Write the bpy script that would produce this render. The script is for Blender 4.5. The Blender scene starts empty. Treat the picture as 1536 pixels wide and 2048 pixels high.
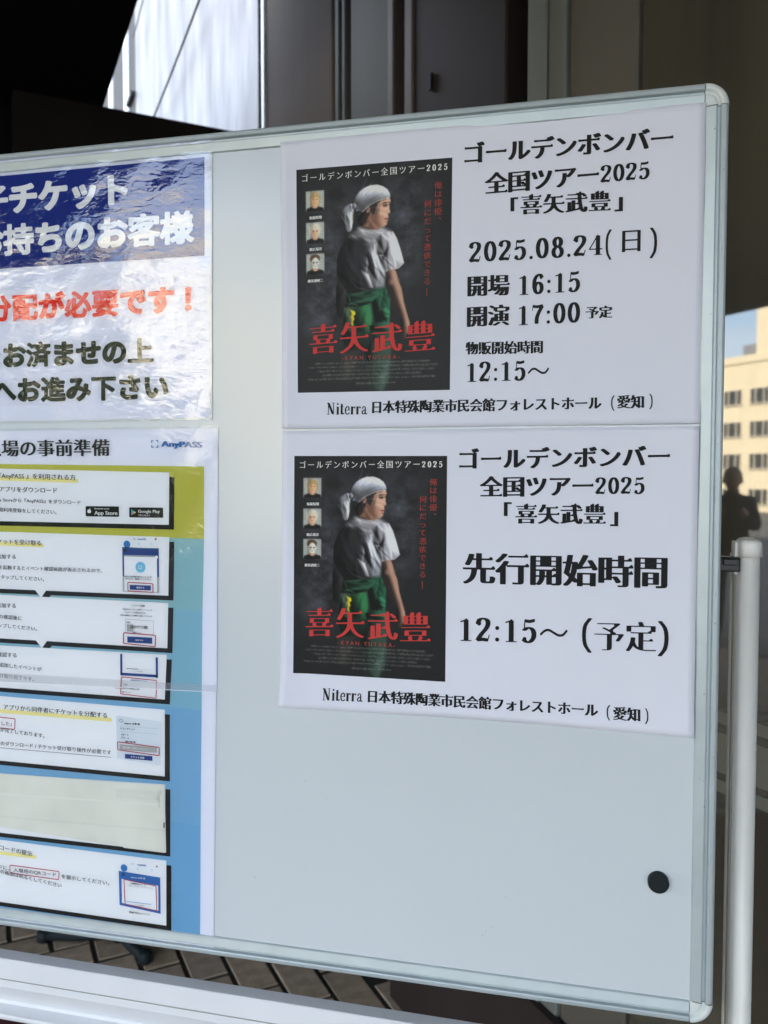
import bpy, bmesh, math, random
import numpy as np
from mathutils import Vector, Matrix

random.seed(7); rng = np.random.default_rng(7)
scene = bpy.context.scene
COL = scene.collection
R = math.radians

# ------------------------------------------------------------------ camera, sky, sun, exposure
cam_d = bpy.data.cameras.new('camera'); cam = bpy.data.objects.new('camera', cam_d); COL.objects.link(cam)
scene.camera = cam
cam_d.sensor_fit = 'VERTICAL'; cam_d.sensor_height = 36.0; cam_d.sensor_width = 27.0
cam_d.lens = 1635.764 * 36.0 / 2048.0
cam_d.clip_start = 0.02; cam_d.clip_end = 2000
CAM = Vector((0.30076, -0.82943, 1.41360))
cr = Vector((0.974789, 0.223106, 0.000899)); cf = Vector((-0.222906, 0.973917, -0.042387)).normalized()
cu = cr.cross(cf).normalized(); cr = cf.cross(cu).normalized()
cam.matrix_world = Matrix(((cr.x, cu.x, -cf.x, CAM.x), (cr.y, cu.y, -cf.y, CAM.y), (cr.z, cu.z, -cf.z, CAM.z), (0, 0, 0, 1)))
cam_d.dof.use_dof = True; cam_d.dof.focus_distance = 0.86; cam_d.dof.aperture_fstop = 7.6

SUN_AZ, SUN_EL = 62.0, 34.0           # the sun stands behind the hall and lights the far side of the square
SKY_STRENGTH = 0.15
world = bpy.data.worlds.new("World"); scene.world = world; world.use_nodes = True
wn = world.node_tree; wn.nodes.clear()
wo = wn.nodes.new('ShaderNodeOutputWorld'); wb = wn.nodes.new('ShaderNodeBackground')
sky = wn.nodes.new('ShaderNodeTexSky'); sky.sky_type = 'NISHITA'; sky.sun_disc = False
sky.sun_elevation = R(SUN_EL); sky.sun_rotation = R(SUN_AZ); sky.air_density = 1.0; sky.dust_density = 0.7; sky.ozone_density = 1.0
tc = wn.nodes.new('ShaderNodeTexCoord'); nz = wn.nodes.new('ShaderNodeTexNoise'); nz.inputs['Scale'].default_value = 3.0; nz.inputs['Detail'].default_value = 6
mp = wn.nodes.new('ShaderNodeMapping'); mp.inputs['Scale'].default_value = (1, 1, 3)
cr_ = wn.nodes.new('ShaderNodeValToRGB'); cr_.color_ramp.elements[0].position = 0.36; cr_.color_ramp.elements[1].position = 0.62
cr_.color_ramp.elements[0].color = (0, 0, 0, 1); cr_.color_ramp.elements[1].color = (.75, .75, .75, 1)
mx = wn.nodes.new('ShaderNodeMixRGB'); mx.inputs['Color2'].default_value = (5.9, 6.2, 6.8, 1)
wn.links.new(tc.outputs['Generated'], mp.inputs[0]); wn.links.new(mp.outputs[0], nz.inputs['Vector']); wn.links.new(nz.outputs['Fac'], cr_.inputs[0])
wn.links.new(cr_.outputs[0], mx.inputs[0]); wn.links.new(sky.outputs[0], mx.inputs['Color1'])
wn.links.new(mx.outputs[0], wb.inputs['Color']); wb.inputs['Strength'].default_value = SKY_STRENGTH
wn.links.new(wb.outputs[0], wo.inputs['Surface'])
sun_d = bpy.data.lights.new('sun', 'SUN'); sun_d.energy = 4.5; sun_d.angle = R(0.5); sun_d.color = (1.0, .95, .87)
sun = bpy.data.objects.new('sun', sun_d); COL.objects.link(sun); sun.location = (5, 5, 12)
sdir = Vector((math.sin(R(SUN_AZ)) * math.cos(R(SUN_EL)), math.cos(R(SUN_AZ)) * math.cos(R(SUN_EL)), math.sin(R(SUN_EL))))
sun.rotation_euler = (-sdir).to_track_quat('-Z', 'Y').to_euler()
scene.view_settings.view_transform = 'Standard'; scene.view_settings.look = 'None'
scene.view_settings.exposure = 2.66; scene.view_settings.gamma = 1.0
scene.view_settings.use_curve_mapping = False
scene.render.engine = 'CYCLES'
scene.cycles.max_bounces = 12; scene.cycles.diffuse_bounces = 6; scene.cycles.glossy_bounces = 6; scene.cycles.transparent_max_bounces = 16
scene.cycles.sample_clamp_indirect = 6.0
try: scene.cycles.use_denoising = True
except Exception: pass

# ------------------------------------------------------------------ materials
def lin(c):
    c = c / 255.0
    return c / 12.92 if c <= 0.04045 else ((c + 0.055) / 1.055) ** 2.4
def setin(n, k, v):
    if k in n.inputs: n.inputs[k].default_value = v
def mat(name, col, rough=.5, metal=0, ior=1.45, spec=.5, coat=0, bump=None, mottle=None, stretch=(1, 1, 1)):
    m = bpy.data.materials.new(name); m.use_nodes = True
    nt = m.node_tree; p = nt.nodes['Principled BSDF']
    setin(p, 'Base Color', (*col, 1)); setin(p, 'Roughness', rough); setin(p, 'Metallic', metal); setin(p, 'IOR', ior)
    setin(p, 'Specular IOR Level', spec); setin(p, 'Coat Weight', coat); setin(p, 'Coat Roughness', .08)
    g = nt.nodes.new('ShaderNodeTexCoord'); mpp = nt.nodes.new('ShaderNodeMapping'); mpp.inputs['Scale'].default_value = stretch
    nt.links.new(g.outputs['Object'], mpp.inputs[0])
    if mottle:      # (scale, amount)
        n = nt.nodes.new('ShaderNodeTexNoise'); n.inputs['Scale'].default_value = mottle[0]; n.inputs['Detail'].default_value = 6
        nt.links.new(mpp.outputs[0], n.inputs['Vector'])
        r = nt.nodes.new('ShaderNodeMapRange'); r.inputs[1].default_value = .3; r.inputs[2].default_value = .7
        r.inputs[3].default_value = 1 - mottle[1]; r.inputs[4].default_value = 1 + mottle[1]
        nt.links.new(n.outputs['Fac'], r.inputs[0])
        mm = nt.nodes.new('ShaderNodeMixRGB'); mm.blend_type = 'MULTIPLY'; mm.inputs[0].default_value = 1; mm.inputs[1].default_value = (*col, 1)
        nt.links.new(r.outputs[0], mm.inputs[2]); nt.links.new(mm.outputs[0], p.inputs['Base Color'])
    if bump:        # (scale, distance)
        n2 = nt.nodes.new('ShaderNodeTexNoise'); n2.inputs['Scale'].default_value = bump[0]; n2.inputs['Detail'].default_value = 4
        nt.links.new(mpp.outputs[0], n2.inputs['Vector'])
        b = nt.nodes.new('ShaderNodeBump'); b.inputs['Distance'].default_value = bump[1]; b.inputs['Strength'].default_value = 1
        nt.links.new(n2.outputs['Fac'], b.inputs['Height']); nt.links.new(b.outputs[0], p.inputs['Normal'])
    return m
PW = (lin(196), lin(200), lin(214))
def ink(r, g, b):            # measured print colour -> reflectance relative to the paper
    return tuple(max(.004, min(.8, .78 * lin(c) / w)) for c, w in zip((r, g, b), PW))
_inks = {}
def inkm(r, g, b):
    k = (r, g, b)
    if k not in _inks: _inks[k] = mat('ink', ink(*k), rough=.55, spec=.12)
    return _inks[k]
M_BOARD = mat('enamel board face', (.615, .655, .685), rough=.2, spec=.7, bump=(9, .0004), mottle=(2.5, .02))
nt_ = M_BOARD.node_tree; rn = nt_.nodes.new('ShaderNodeTexNoise'); rn.inputs['Scale'].default_value = 4.5; rn.inputs['Detail'].default_value = 4; rn.inputs['Distortion'].default_value = .4
rr_ = nt_.nodes.new('ShaderNodeMapRange'); rr_.inputs[1].default_value = .35; rr_.inputs[2].default_value = .68; rr_.inputs[3].default_value = .18; rr_.inputs[4].default_value = .25
g_n = nt_.nodes.new('ShaderNodeTexCoord'); m_n = nt_.nodes.new('ShaderNodeMapping'); m_n.inputs['Rotation'].default_value = (0, .5, 0); m_n.inputs['Scale'].default_value = (.7, 1, 2.2)
nt_.links.new(g_n.outputs['Object'], m_n.inputs[0]); nt_.links.new(m_n.outputs[0], rn.inputs['Vector']); nt_.links.new(rn.outputs['Fac'], rr_.inputs[0]); nt_.links.new(rr_.outputs[0], nt_.nodes['Principled BSDF'].inputs['Roughness'])
M_ALU = mat('satin aluminium rail', (.47, .53, .55), rough=.40, metal=.25, mottle=(30, .04), bump=(300, .00002))
M_CAP = mat('grey plastic corner', (.66, .70, .69), rough=.4)
M_WHITE = mat('white powder coat', (.74, .75, .78), rough=.32, spec=.5, mottle=(12, .03), bump=(120, .00005))
M_POLE = mat('cream white pole paint', (.70, .69, .66), rough=.3, mottle=(14, .03))
M_POLEG = mat('grey channel', (.33, .33, .30), rough=.5)
M_BLACKP = mat('black plastic', (.012, .012, .013), rough=.35)
M_RUBBER = mat('black magnet', (.010, .015, .018), rough=.6, spec=.25)
M_PAPER = mat('copier paper', (.755, .76, .85), rough=.75, spec=.25, bump=(700, .00003))
M_PAPER_L = mat('laminated paper', (.745, .755, .84), rough=.7, spec=.2)
M_TAPE = mat('cream correction paper', (.68, .68, .62), rough=.7, mottle=(18, .05), bump=(160, .0001))
M_DARKGLASS = mat('tinted mirror glass', (.066, .062, .048), rough=.02, ior=1.95, mottle=(9, .28), stretch=(1, 1, .04), spec=.5)  # vertical mottle paints soft reflected bands into the glass colour
M_PANEL_B = mat('brown grey metal panel', (.19, .155, .13), rough=.7, spec=.05, metal=0, mottle=(3, .15), stretch=(1, 1, .15))
M_PANEL_R = mat('dark maroon metal panel', (.030, .022, .021), rough=.55, spec=.2, metal=0, mottle=(3, .2), stretch=(1, 1, .15))
M_PANEL_G = mat('grey green metal panel', (.105, .108, .096), rough=.55, spec=.2, metal=0, mottle=(4, .2), stretch=(1, 1, .12))
M_PANEL_O = mat('olive brown metal panel', (.105, .095, .080), rough=.55, spec=.2, mottle=(3, .15), stretch=(1, 1, .12))
M_MULL = mat('grey mullion', (.14, .15, .135), rough=.5, metal=.1, mottle=(5, .1), stretch=(1, 1, .1))
M_STRIPB = mat('bronze strip', (.11, .085, .075), rough=.5, metal=.3)
M_BLACK = mat('black joint', (.006, .006, .006), rough=.6)
M_BRIGHT = mat('galvanised panel', (.165, .154, .150), rough=.45, metal=.75, mottle=(7, .5), bump=(26, .003), stretch=(1, 1, .25))
M_POSTW = mat('pale steel strip', (.75, .76, .8), rough=.4, metal=.4)
M_POSTB = mat('grey brown steel', (.07, .062, .054), rough=.6, spec=.1)
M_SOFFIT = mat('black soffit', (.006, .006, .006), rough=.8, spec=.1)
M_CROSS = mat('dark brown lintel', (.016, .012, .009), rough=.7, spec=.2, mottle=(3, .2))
M_STRIPE = mat('frosted film', (.18, .18, .15), rough=.6)
M_ROOF = mat('grey roofing', (.25, .25, .25), rough=.8)
M_FACADE = mat('cream rendered facade', (.80, .68, .45), rough=.8, mottle=(.6, .05))
M_FACADE2 = mat('pale yellow facade', (.76, .69, .52), rough=.8, mottle=(.5, .06))
M_WIN = mat('window glass', (.03, .035, .035), rough=.05, spec=.6)
M_WINF = mat('window frame', (.66, .58, .46), rough=.6)
M_ASPH = mat('paved square', (.12, .115, .105), rough=.85, mottle=(2, .12), bump=(40, .004))
M_PAVER = [mat('stone paver', c, rough=.75, mottle=(26, .25), bump=(160, .0018)) for c in ((.32, .245, .175), (.29, .23, .17), (.35, .262, .185), (.30, .228, .158))]
M_JOINT = mat('paver joint', (.018, .015, .011), rough=.9, mottle=(30, .3))
M_RED = mat('dark red carpet', (.075, .012, .012), rough=.95, mottle=(60, .25), bump=(300, .001))
M_CLOTH = mat('navy clothing', (.02, .02, .028), rough=.9)
M_SKIN = mat('skin', (.35, .2, .14), rough=.6)
M_HAIR = mat('black hair', (.01, .009, .008), rough=.6)
M_LEAF = mat('tree leaves', (.035, .055, .022), rough=.7, mottle=(8, .4))
M_BARK = mat('tree bark', (.08, .06, .045), rough=.9, bump=(20, .01))
M_WIRE_REFL = mat('wire_reflection', (.10, .10, .11), rough=.6)

def film_mat(ior, dist):
    m = bpy.data.materials.new('laminate film'); m.use_nodes = True; nt = m.node_tree; nt.nodes.clear()
    o = nt.nodes.new('ShaderNodeOutputMaterial'); t = nt.nodes.new('ShaderNodeBsdfTransparent'); t.inputs[0].default_value = (.97, .975, .98, 1)
    g = nt.nodes.new('ShaderNodeBsdfGlossy'); g.inputs['Roughness'].default_value = .015; g.inputs['Color'].default_value = (1, 1, 1, 1)
    mixn = nt.nodes.new('ShaderNodeMixShader'); fr = nt.nodes.new('ShaderNodeFresnel'); fr.inputs['IOR'].default_value = ior
    tc = nt.nodes.new('ShaderNodeTexCoord'); mp = nt.nodes.new('ShaderNodeMapping'); mp.inputs['Scale'].default_value = (1, 1, 2.2)
    n1 = nt.nodes.new('ShaderNodeTexNoise'); n1.inputs['Scale'].default_value = 70; n1.inputs['Detail'].default_value = 4; n1.inputs['Roughness'].default_value = .45; n1.inputs['Distortion'].default_value = .7
    n2 = nt.nodes.new('ShaderNodeTexNoise'); n2.inputs['Scale'].default_value = 11; n2.inputs['Detail'].default_value = 2
    ad = nt.nodes.new('ShaderNodeMath'); ad.operation = 'MULTIPLY_ADD'; ad.inputs[1].default_value = 3.0
    b = nt.nodes.new('ShaderNodeBump'); b.inputs['Distance'].default_value = dist; b.inputs['Strength'].default_value = 1
    nt.links.new(tc.outputs['Object'], mp.inputs[0]); nt.links.new(mp.outputs[0], n1.inputs['Vector']); nt.links.new(tc.outputs['Object'], n2.inputs['Vector'])
    nt.links.new(n2.outputs['Fac'], ad.inputs[0]); nt.links.new(n1.outputs['Fac'], ad.inputs[2]); nt.links.new(ad.outputs[0], b.inputs['Height'])
    nt.links.new(b.outputs[0], g.inputs['Normal']); nt.links.new(b.outputs[0], fr.inputs['Normal'])
    nt.links.new(fr.outputs[0], mixn.inputs[0]); nt.links.new(t.outputs[0], mixn.inputs[1]); nt.links.new(g.outputs[0], mixn.inputs[2])
    nt.links.new(mixn.outputs[0], o.inputs['Surface']); return m
M_FILM = film_mat(1.72, .00021); M_FILM2 = film_mat(1.50, .00018)

def attr_mat():
    m = bpy.data.materials.new('printed photograph'); m.use_nodes = True; nt = m.node_tree; p = nt.nodes['Principled BSDF']
    a = nt.nodes.new('ShaderNodeAttribute'); a.attribute_name = 'print'; nt.links.new(a.outputs['Color'], p.inputs['Base Color'])
    setin(p, 'Roughness', .5); setin(p, 'Specular IOR Level', .15); return m
M_PRINT = attr_mat()

# ------------------------------------------------------------------ object helpers (all vertices are given in metres in the world)
ORG = {}
def link(name, me, parent=None, loc=(0, 0, 0)):
    o = bpy.data.objects.new(name, me); COL.objects.link(o); o.location = Vector(loc) - (ORG[parent] if parent else Vector((0, 0, 0)))
    if parent: o.parent = parent
    ORG[o] = Vector(loc); return o
def thing(name, label, cat, loc, group=None):
    o = link(name, None, None, loc); o.empty_display_size = .05
    o['label'] = label; o['category'] = cat
    if group: o['group'] = group
    return o
def mesh(name, V, F, m, parent=None, loc=None, smooth=False, kind=None):
    if loc is None: loc = ORG[parent] if parent else Vector((0, 0, 0))
    L = Vector(loc)
    me = bpy.data.meshes.new(name); V = np.asarray(V, float) - np.array(L)
    me.from_pydata(V.tolist(), [], F); me.materials.append(m)
    if smooth: me.polygons.foreach_set('use_smooth', [True] * len(me.polygons))
    me.update()
    o = link(name, me, parent, loc)
    if kind: o['kind'] = kind
    return o
def box(x0, x1, y0, y1, z0, z1):
    V = [(x, y, z) for x in (x0, x1) for y in (y0, y1) for z in (z0, z1)]
    return V, [(0, 1, 3, 2), (4, 6, 7, 5), (0, 4, 5, 1), (2, 3, 7, 6), (0, 2, 6, 4), (1, 5, 7, 3)]
def bevel(o, w, seg=2):
    b = o.modifiers.new('bevel', 'BEVEL'); b.width = w; b.segments = seg; b.limit_method = 'ANGLE'; b.angle_limit = R(40)
def extrude(profile, A, B, closed=True):
    """profile: list of 3D offsets; swept from point A to point B"""
    n = len(profile); V = [tuple(Vector(A) + Vector(p)) for p in profile] + [tuple(Vector(B) + Vector(p)) for p in profile]
    F = [(i, (i + 1) % n, n + (i + 1) % n, n + i) for i in range(n)]
    if closed: F += [tuple(range(n))[::-1], tuple(range(n, 2 * n))]
    return V, F
def tube(pts, rad, seg=14):
    V, F = [], []; P = [Vector(p) for p in pts]; rad = rad if isinstance(rad, (list, tuple)) else [rad] * len(P)
    for i, p in enumerate(P):
        d = (P[min(i + 1, len(P) - 1)] - P[max(i - 1, 0)]).normalized()
        a = d.cross(Vector((0, 0, 1)));  a = a if a.length > .01 else d.cross(Vector((1, 0, 0))); a.normalize(); b = d.cross(a)
        for k in range(seg):
            t = 2 * math.pi * k / seg; V.append(tuple(p + (a * math.cos(t) + b * math.sin(t)) * rad[i]))
    for i in range(len(P) - 1):
        for k in range(seg): F.append((i * seg + k, i * seg + (k + 1) % seg, (i + 1) * seg + (k + 1) % seg, (i + 1) * seg + k))
    F += [tuple(range(seg))[::-1], tuple(range((len(P) - 1) * seg, len(P) * seg))]
    return V, F
def lathe(cx, cy, prof, seg=24):
    V, F = [], []
    for (r, z) in prof:
        for k in range(seg): t = 2 * math.pi * k / seg; V.append((cx + r * math.cos(t), cy + r * math.sin(t), z))
    for i in range(len(prof) - 1):
        for k in range(seg): F.append((i * seg + k, i * seg + (k + 1) % seg, (i + 1) * seg + (k + 1) % seg, (i + 1) * seg + k))
    F += [tuple(range(seg))[::-1], tuple(range((len(prof) - 1) * seg, len(prof) * seg))]
    return V, F

# ------------------------------------------------------------------ hall wall frame of reference
WD = Vector((math.sin(R(-39)), math.cos(R(-39)), 0)); WN = Vector((-math.cos(R(-39)), math.sin(R(-39)), 0))   # along the wall / out of the wall
FOOT = Vector((CAM.x, CAM.y, 0)) - WN * 1.0
def W(s, d, z): return FOOT + WD * s + WN * d + Vector((0, 0, z))
def wbox(s0, s1, d0, d1, z0, z1):
    V = [tuple(W(s, d, z)) for s in (s0, s1) for d in (d0, d1) for z in (z0, z1)]
    return V, [(0, 1, 3, 2), (4, 6, 7, 5), (0, 4, 5, 1), (2, 3, 7, 6), (0, 2, 6, 4), (1, 5, 7, 3)]

# ---- ground
def big(name, z, r, m, cx=0, cy=0):
    n = 24; V = [(cx + r * (2 * i / n - 1), cy + r * (2 * j / n - 1), z) for j in range(n + 1) for i in range(n + 1)]
    F = [(j * (n + 1) + i, j * (n + 1) + i + 1, (j + 1) * (n + 1) + i + 1, (j + 1) * (n + 1) + i) for j in range(n) for i in range(n)]
    return mesh(name, V, F, m)
g = big('street', -1.8, 900, M_ASPH); g['kind'] = 'structure'
V, F = wbox(-16, 22, -9, 16, -1.79, -.045); g = mesh('terrace_ground', V, F, M_ASPH); g['kind'] = 'structure'
pave = mesh('pavement', *wbox(-3.0, 6.0, .0, 4.6, -.044, -.0045), M_JOINT); pave['kind'] = 'structure'
U = .1125
paver_meshes = []
def paver_mesh(a, b, k):
    e = .0072; h = .0022; V = []
    for (x, y, z) in ((e, e, -.03), (a - e, e, -.03), (a - e, b - e, -.03), (e, b - e, -.03), (e, e, -h), (a - e, e, -h), (a - e, b - e, -h), (e, b - e, -h),
                      (e + h, e + h, 0), (a - e - h, e + h, 0), (a - e - h, b - e - h, 0), (e + h, b - e - h, 0)):
        V.append(tuple(WD * x + WN * y + Vector((0, 0, z))))
    F = [(0, 1, 5, 4), (1, 2, 6, 5), (2, 3, 7, 6), (3, 0, 4, 7), (4, 5, 9, 8), (5, 6, 10, 9), (6, 7, 11, 10), (7, 4, 8, 11), (8, 9, 10, 11)]
    F = [f[::-1] for f in F]
    me = bpy.data.meshes.new('paver'); me.from_pydata(V, [], F); me.materials.append(M_PAVER[k]); me.update(); return me
pm = [[paver_mesh(2 * U, U, k) for k in range(4)], [paver_mesh(U, 2 * U, k) for k in range(4)]]
far_V, far_F = [], []; cand = []
S0, D0 = -.6125, -.0605
for i in range(-22, 58):
    for j in range(-2, 42):
        mth = (i - j) % 4
        if mth == 0: kind, s, d = 0, i * U, j * U
        elif mth == 2 and j > 0: kind, s, d = 1, i * U, (j - 1) * U
        else: continue
        s += S0 + 1.05; d += D0 - .0
        L_, D_ = ((2 * U, U), (U, 2 * U))[kind]
        if d < -.10 or d + D_ > 4.6 or s < -3 or s + L_ > 6: continue
        cand.append((abs(s - 2.35) * .8 + abs(d - .55), kind, s, d))
cand.sort()
for n_, (q, kind, s, d) in enumerate(cand):
    me = pm[kind][rng.integers(4)]
    P = W(s, d, rng.uniform(-.0022, .0018))
    if n_ < 230:
        o = link('paver', me, pave, P); o.rotation_euler = (rng.uniform(-.006, .006), rng.uniform(-.006, .006), 0)
    else:
        b0 = len(far_V); vs = np.empty(len(me.vertices) * 3); me.vertices.foreach_get('co', vs)
        far_V += (vs.reshape(-1, 3) + np.array(P)).tolist(); far_F += [tuple(b0 + v for v in f.vertices) for f in me.polygons]
o = mesh('paver_field', far_V, far_F, M_PAVER[0], pave, kind='stuff')

# ---- the hall: wall panels, glass, canopy
hall = thing('concert_hall', 'dark metal and glass hall front with black canopy, standing behind the whiteboard', 'building', W(0, 0, 0))
mesh('wall', *wbox(-14, 11, -10, -.12, -.04, 16.0), M_BLACK, hall)
mesh('upper_wall', *wbox(-14, 11, -.118, .0, 6.12, 16.0), M_POSTB, hall)
def panel(name, s0, s1, m, d0=-.10, d1=0.0, z0=0.004, z1=6.1):
    o = mesh(name, *wbox(s0, s1, d0, d1, z0, z1), m, hall); bevel(o, .004, 1); return o
panel('glass_pane', -2.2, -.75, M_DARKGLASS)
panel('glass_pane', -.70, 1.066, M_DARKGLASS)
panel('mullion', -.748, -.702, M_MULL, d1=.02)
panel('wall_panel', 1.072, 1.248, M_PANEL_O, d1=.004)
panel('mullion', 1.252, 1.372, M_MULL, d1=.012)
panel('mullion', 1.30, 1.318, M_MULL, d0=.0125, d1=.019)
panel('wall_panel', 1.462, 1.868, M_PANEL_R)
panel('trim_strip', 1.870, 1.914, M_STRIPB, d1=.006)
panel('trim_strip', 1.977, 2.012, M_STRIPB, d1=.006)
panel('wall_panel', 2.014, 2.268, M_PANEL_G)
panel('trim_strip', 2.298, 2.322, M_PANEL_G, d1=.006)
panel('trim_strip', 2.345, 2.375, M_PANEL_G, d1=.006)
panel('wall_panel', 2.412, 3.062, M_PANEL_B)
panel('trim_strip', 3.066, 3.098, M_POSTW, d1=.010)
panel('mullion', 1.394, 1.398, M_MULL, d1=-.03)
# bright galvanised sheets standing above the canopy level, open to the sky
panel('bright_panel', 3.165, 5.965, M_BRIGHT, d1=.0)
panel('wall_panel', 5.970, 6.235, M_POSTB)
panel('trim_strip', 6.24, 6.42, M_POSTW, d1=.01)
panel('wall_panel', 6.425, 7.0, M_POSTB)
panel('trim_strip', 7.02, 7.2, M_POSTW, d1=.01)
panel('wall_panel', 7.22, 10.9, M_POSTB)
mesh('clamp', *wbox(5.99, 6.2, .001, .03, 4.07, 4.10), M_BLACK, hall)
mesh('base_shade_plate', *wbox(1.07, 1.94, .0125, .03, .004, .36), M_PANEL_R, hall)  # added dark plate in place of the shade low on the wall
# narrow latch mark on the maroon panel
mesh('keyhole', *wbox(1.770, 1.782, .001, .008, 2.355, 2.395), M_BLACK, hall)
for z1, z0 in ((1.0590, 1.0408), (1.0272, .9658), (.9544, .9351)):
    mesh('frosted_stripe', *wbox(-.70, 1.06, .0005, .0012, z0, z1), M_STRIPE, hall)
    mesh('frosted_stripe', *wbox(-2.2, -.75, .0005, .0012, z0, z1), M_STRIPE, hall)
# canopy (soffit at 2.76 m) with the slot beside the wall, an added lid that shuts out the sky, and the lintel across its far end
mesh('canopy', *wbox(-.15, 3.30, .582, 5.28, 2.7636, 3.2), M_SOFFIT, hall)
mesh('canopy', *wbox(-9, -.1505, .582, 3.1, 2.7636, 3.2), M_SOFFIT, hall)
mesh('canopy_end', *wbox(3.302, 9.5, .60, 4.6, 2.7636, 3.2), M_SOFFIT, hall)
mesh('sky_block_upstand', *wbox(-9, 3.18, .582, .66, 3.202, 4.6), M_SOFFIT, hall)  # unseen upstand added to keep sky out of the panel reflections
mesh('sky_block_lid', *wbox(-9, 3.04, .022, .58, 3.42, 3.5), M_SOFFIT, hall)  # unseen cover added so the near panels mirror no sky
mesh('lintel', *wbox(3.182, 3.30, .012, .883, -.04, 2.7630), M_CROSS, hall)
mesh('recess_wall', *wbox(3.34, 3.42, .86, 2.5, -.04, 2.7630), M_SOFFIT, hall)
for s, d in ((-8.0, 2.8),):
    V, F = tube([W(s, d, -.04), W(s, d, 2.763)], .14, 24); mesh('canopy_column', V, F, M_POSTB, hall, smooth=True)

# wire reflections in the bright panel, modelled as thin tubes before it
def wire_reflection(pts, r, label):
    V, F = tube(pts, r, 8); o = mesh('wire_reflection', V, F, M_WIRE_REFL, None, loc=pts[0], smooth=True); o['label'] = label; o['category'] = 'wire_reflection'
def hang(a, b, sag, n=12):
    a, b = Vector(a), Vector(b)
    return [a.lerp(b, i / n) - Vector((0, 0, sag * 4 * (i / n) * (1 - i / n))) for i in range(n + 1)]
wire_reflection(hang(W(3.875, .05, 3.651), W(5.174, .05, 3.545), .01), .006, 'grey strand standing in for a wire reflection slanting down the bright metal sheet')
wire_reflection(hang(W(5.324, .05, 4.398), W(5.743, .05, 4.338), .01), .004, 'thin strand standing in for a wire reflection at the edge of the bright sheet')

# ------------------------------------------------------------------ whiteboard (face in the plane y = 0)
XL, XR, ZB, ZT = -.7600, .4402, .8800, 1.7816
board = thing('whiteboard', 'white magnetic whiteboard in an aluminium frame on a white pole stand, notices stuck on it', 'whiteboard', (-.16, 0, 0))
FW = .0212
o = mesh('board_face', *box(XL + FW - .003, XR - FW + .003, 0.0, .012, ZB + FW - .003, ZT - FW + .003), M_BOARD, board)
mesh('board_back', *box(XL + FW, XR - FW, .0125, .016, ZB + FW, ZT - FW), M_POLEG, board)
prof = [(0, .014), (0, -.0010), (.0010, -.0032), (.0028, -.0045), (.0058, -.0048), (.0068, -.0042), (.0076, -.0004), (.0098, -.0004), (.0106, -.0036),
        (.0116, -.0040), (.0180, -.0026), (.0200, -.0022), (.0210, -.0012), (.0212, .0030), (.0212, .014)]
def rail(A, B, inward):
    P = [Vector((inward[0] * t, y, inward[1] * t)) for t, y in prof]
    V, F = extrude(P, A, B); return mesh('frame_rail', V, F, M_ALU, board)
g_ = FW + .0006
rail((XL + g_, 0, ZT), (XR - g_, 0, ZT), (0, -1)); rail((XL + g_, 0, ZB), (XR - g_, 0, ZB), (0, 1))
rail((XL, 0, ZB + g_), (XL, 0, ZT - g_), (1, 0)); rail((XR, 0, ZB + g_), (XR, 0, ZT - g_), (-1, 0))
for (cx, cz, a0) in ((XR - FW, ZT - FW, 0), (XL + FW, ZT - FW, 90), (XL + FW, ZB + FW, 180), (XR - FW, ZB + FW, 270)):
    V, F = [], []; n = 12; k = len(prof)
    for i in range(n + 1):
        a = R(a0 + 90 * i / n)
        for t, y in prof:
            r = max(FW - t, .0001) + .0002; V.append((cx + r * math.cos(a), y - .0004, cz + r * math.sin(a)))
    F = [(i * k + j, i * k + j + 1, (i + 1) * k + j + 1, (i + 1) * k + j) for i in range(n) for j in range(k - 1)]
    o = mesh('corner_cap', V, F, M_CAP, board, smooth=True)
# tray beam under the board
def BEAM(x): return .8497 - .00684 * (x + .3601)
zA, zB_ = .8497 - .0003, .8464 - .0026 + .0
dz = Vector((.8, 0, -.0064))
bp = [(.000, 0), (-.0155, -.0005), (-.0165, -.0015), (-.0172, -.0235), (-.0165, -.0252), (-.0172, -.0262), (-.0178, -.0335), (-.0158, -.0362), (-.0030, -.0600), (-.0040, -.0635),
      (-.0180, -.0665), (-.0190, -.0695), (-.0180, -.0725), (-.0100, -.0735), (.0, -.0735), (.0, -.002)]
A_ = Vector((-.78, 0, BEAM(-.78))); B_ = Vector((.4555, 0, BEAM(.4555)))
V, F = extrude([Vector((0, y, z)) for y, z in bp], A_, B_); mesh('tray_beam', V, F, M_WHITE, board)
mesh('beam_groove', *extrude([Vector((0, y, z)) for y, z in ((-.0168, -.0240), (-.01735, -.0240), (-.01735, -.0252), (-.0168, -.0252))], A_, B_), M_POLEG, board)
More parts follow.
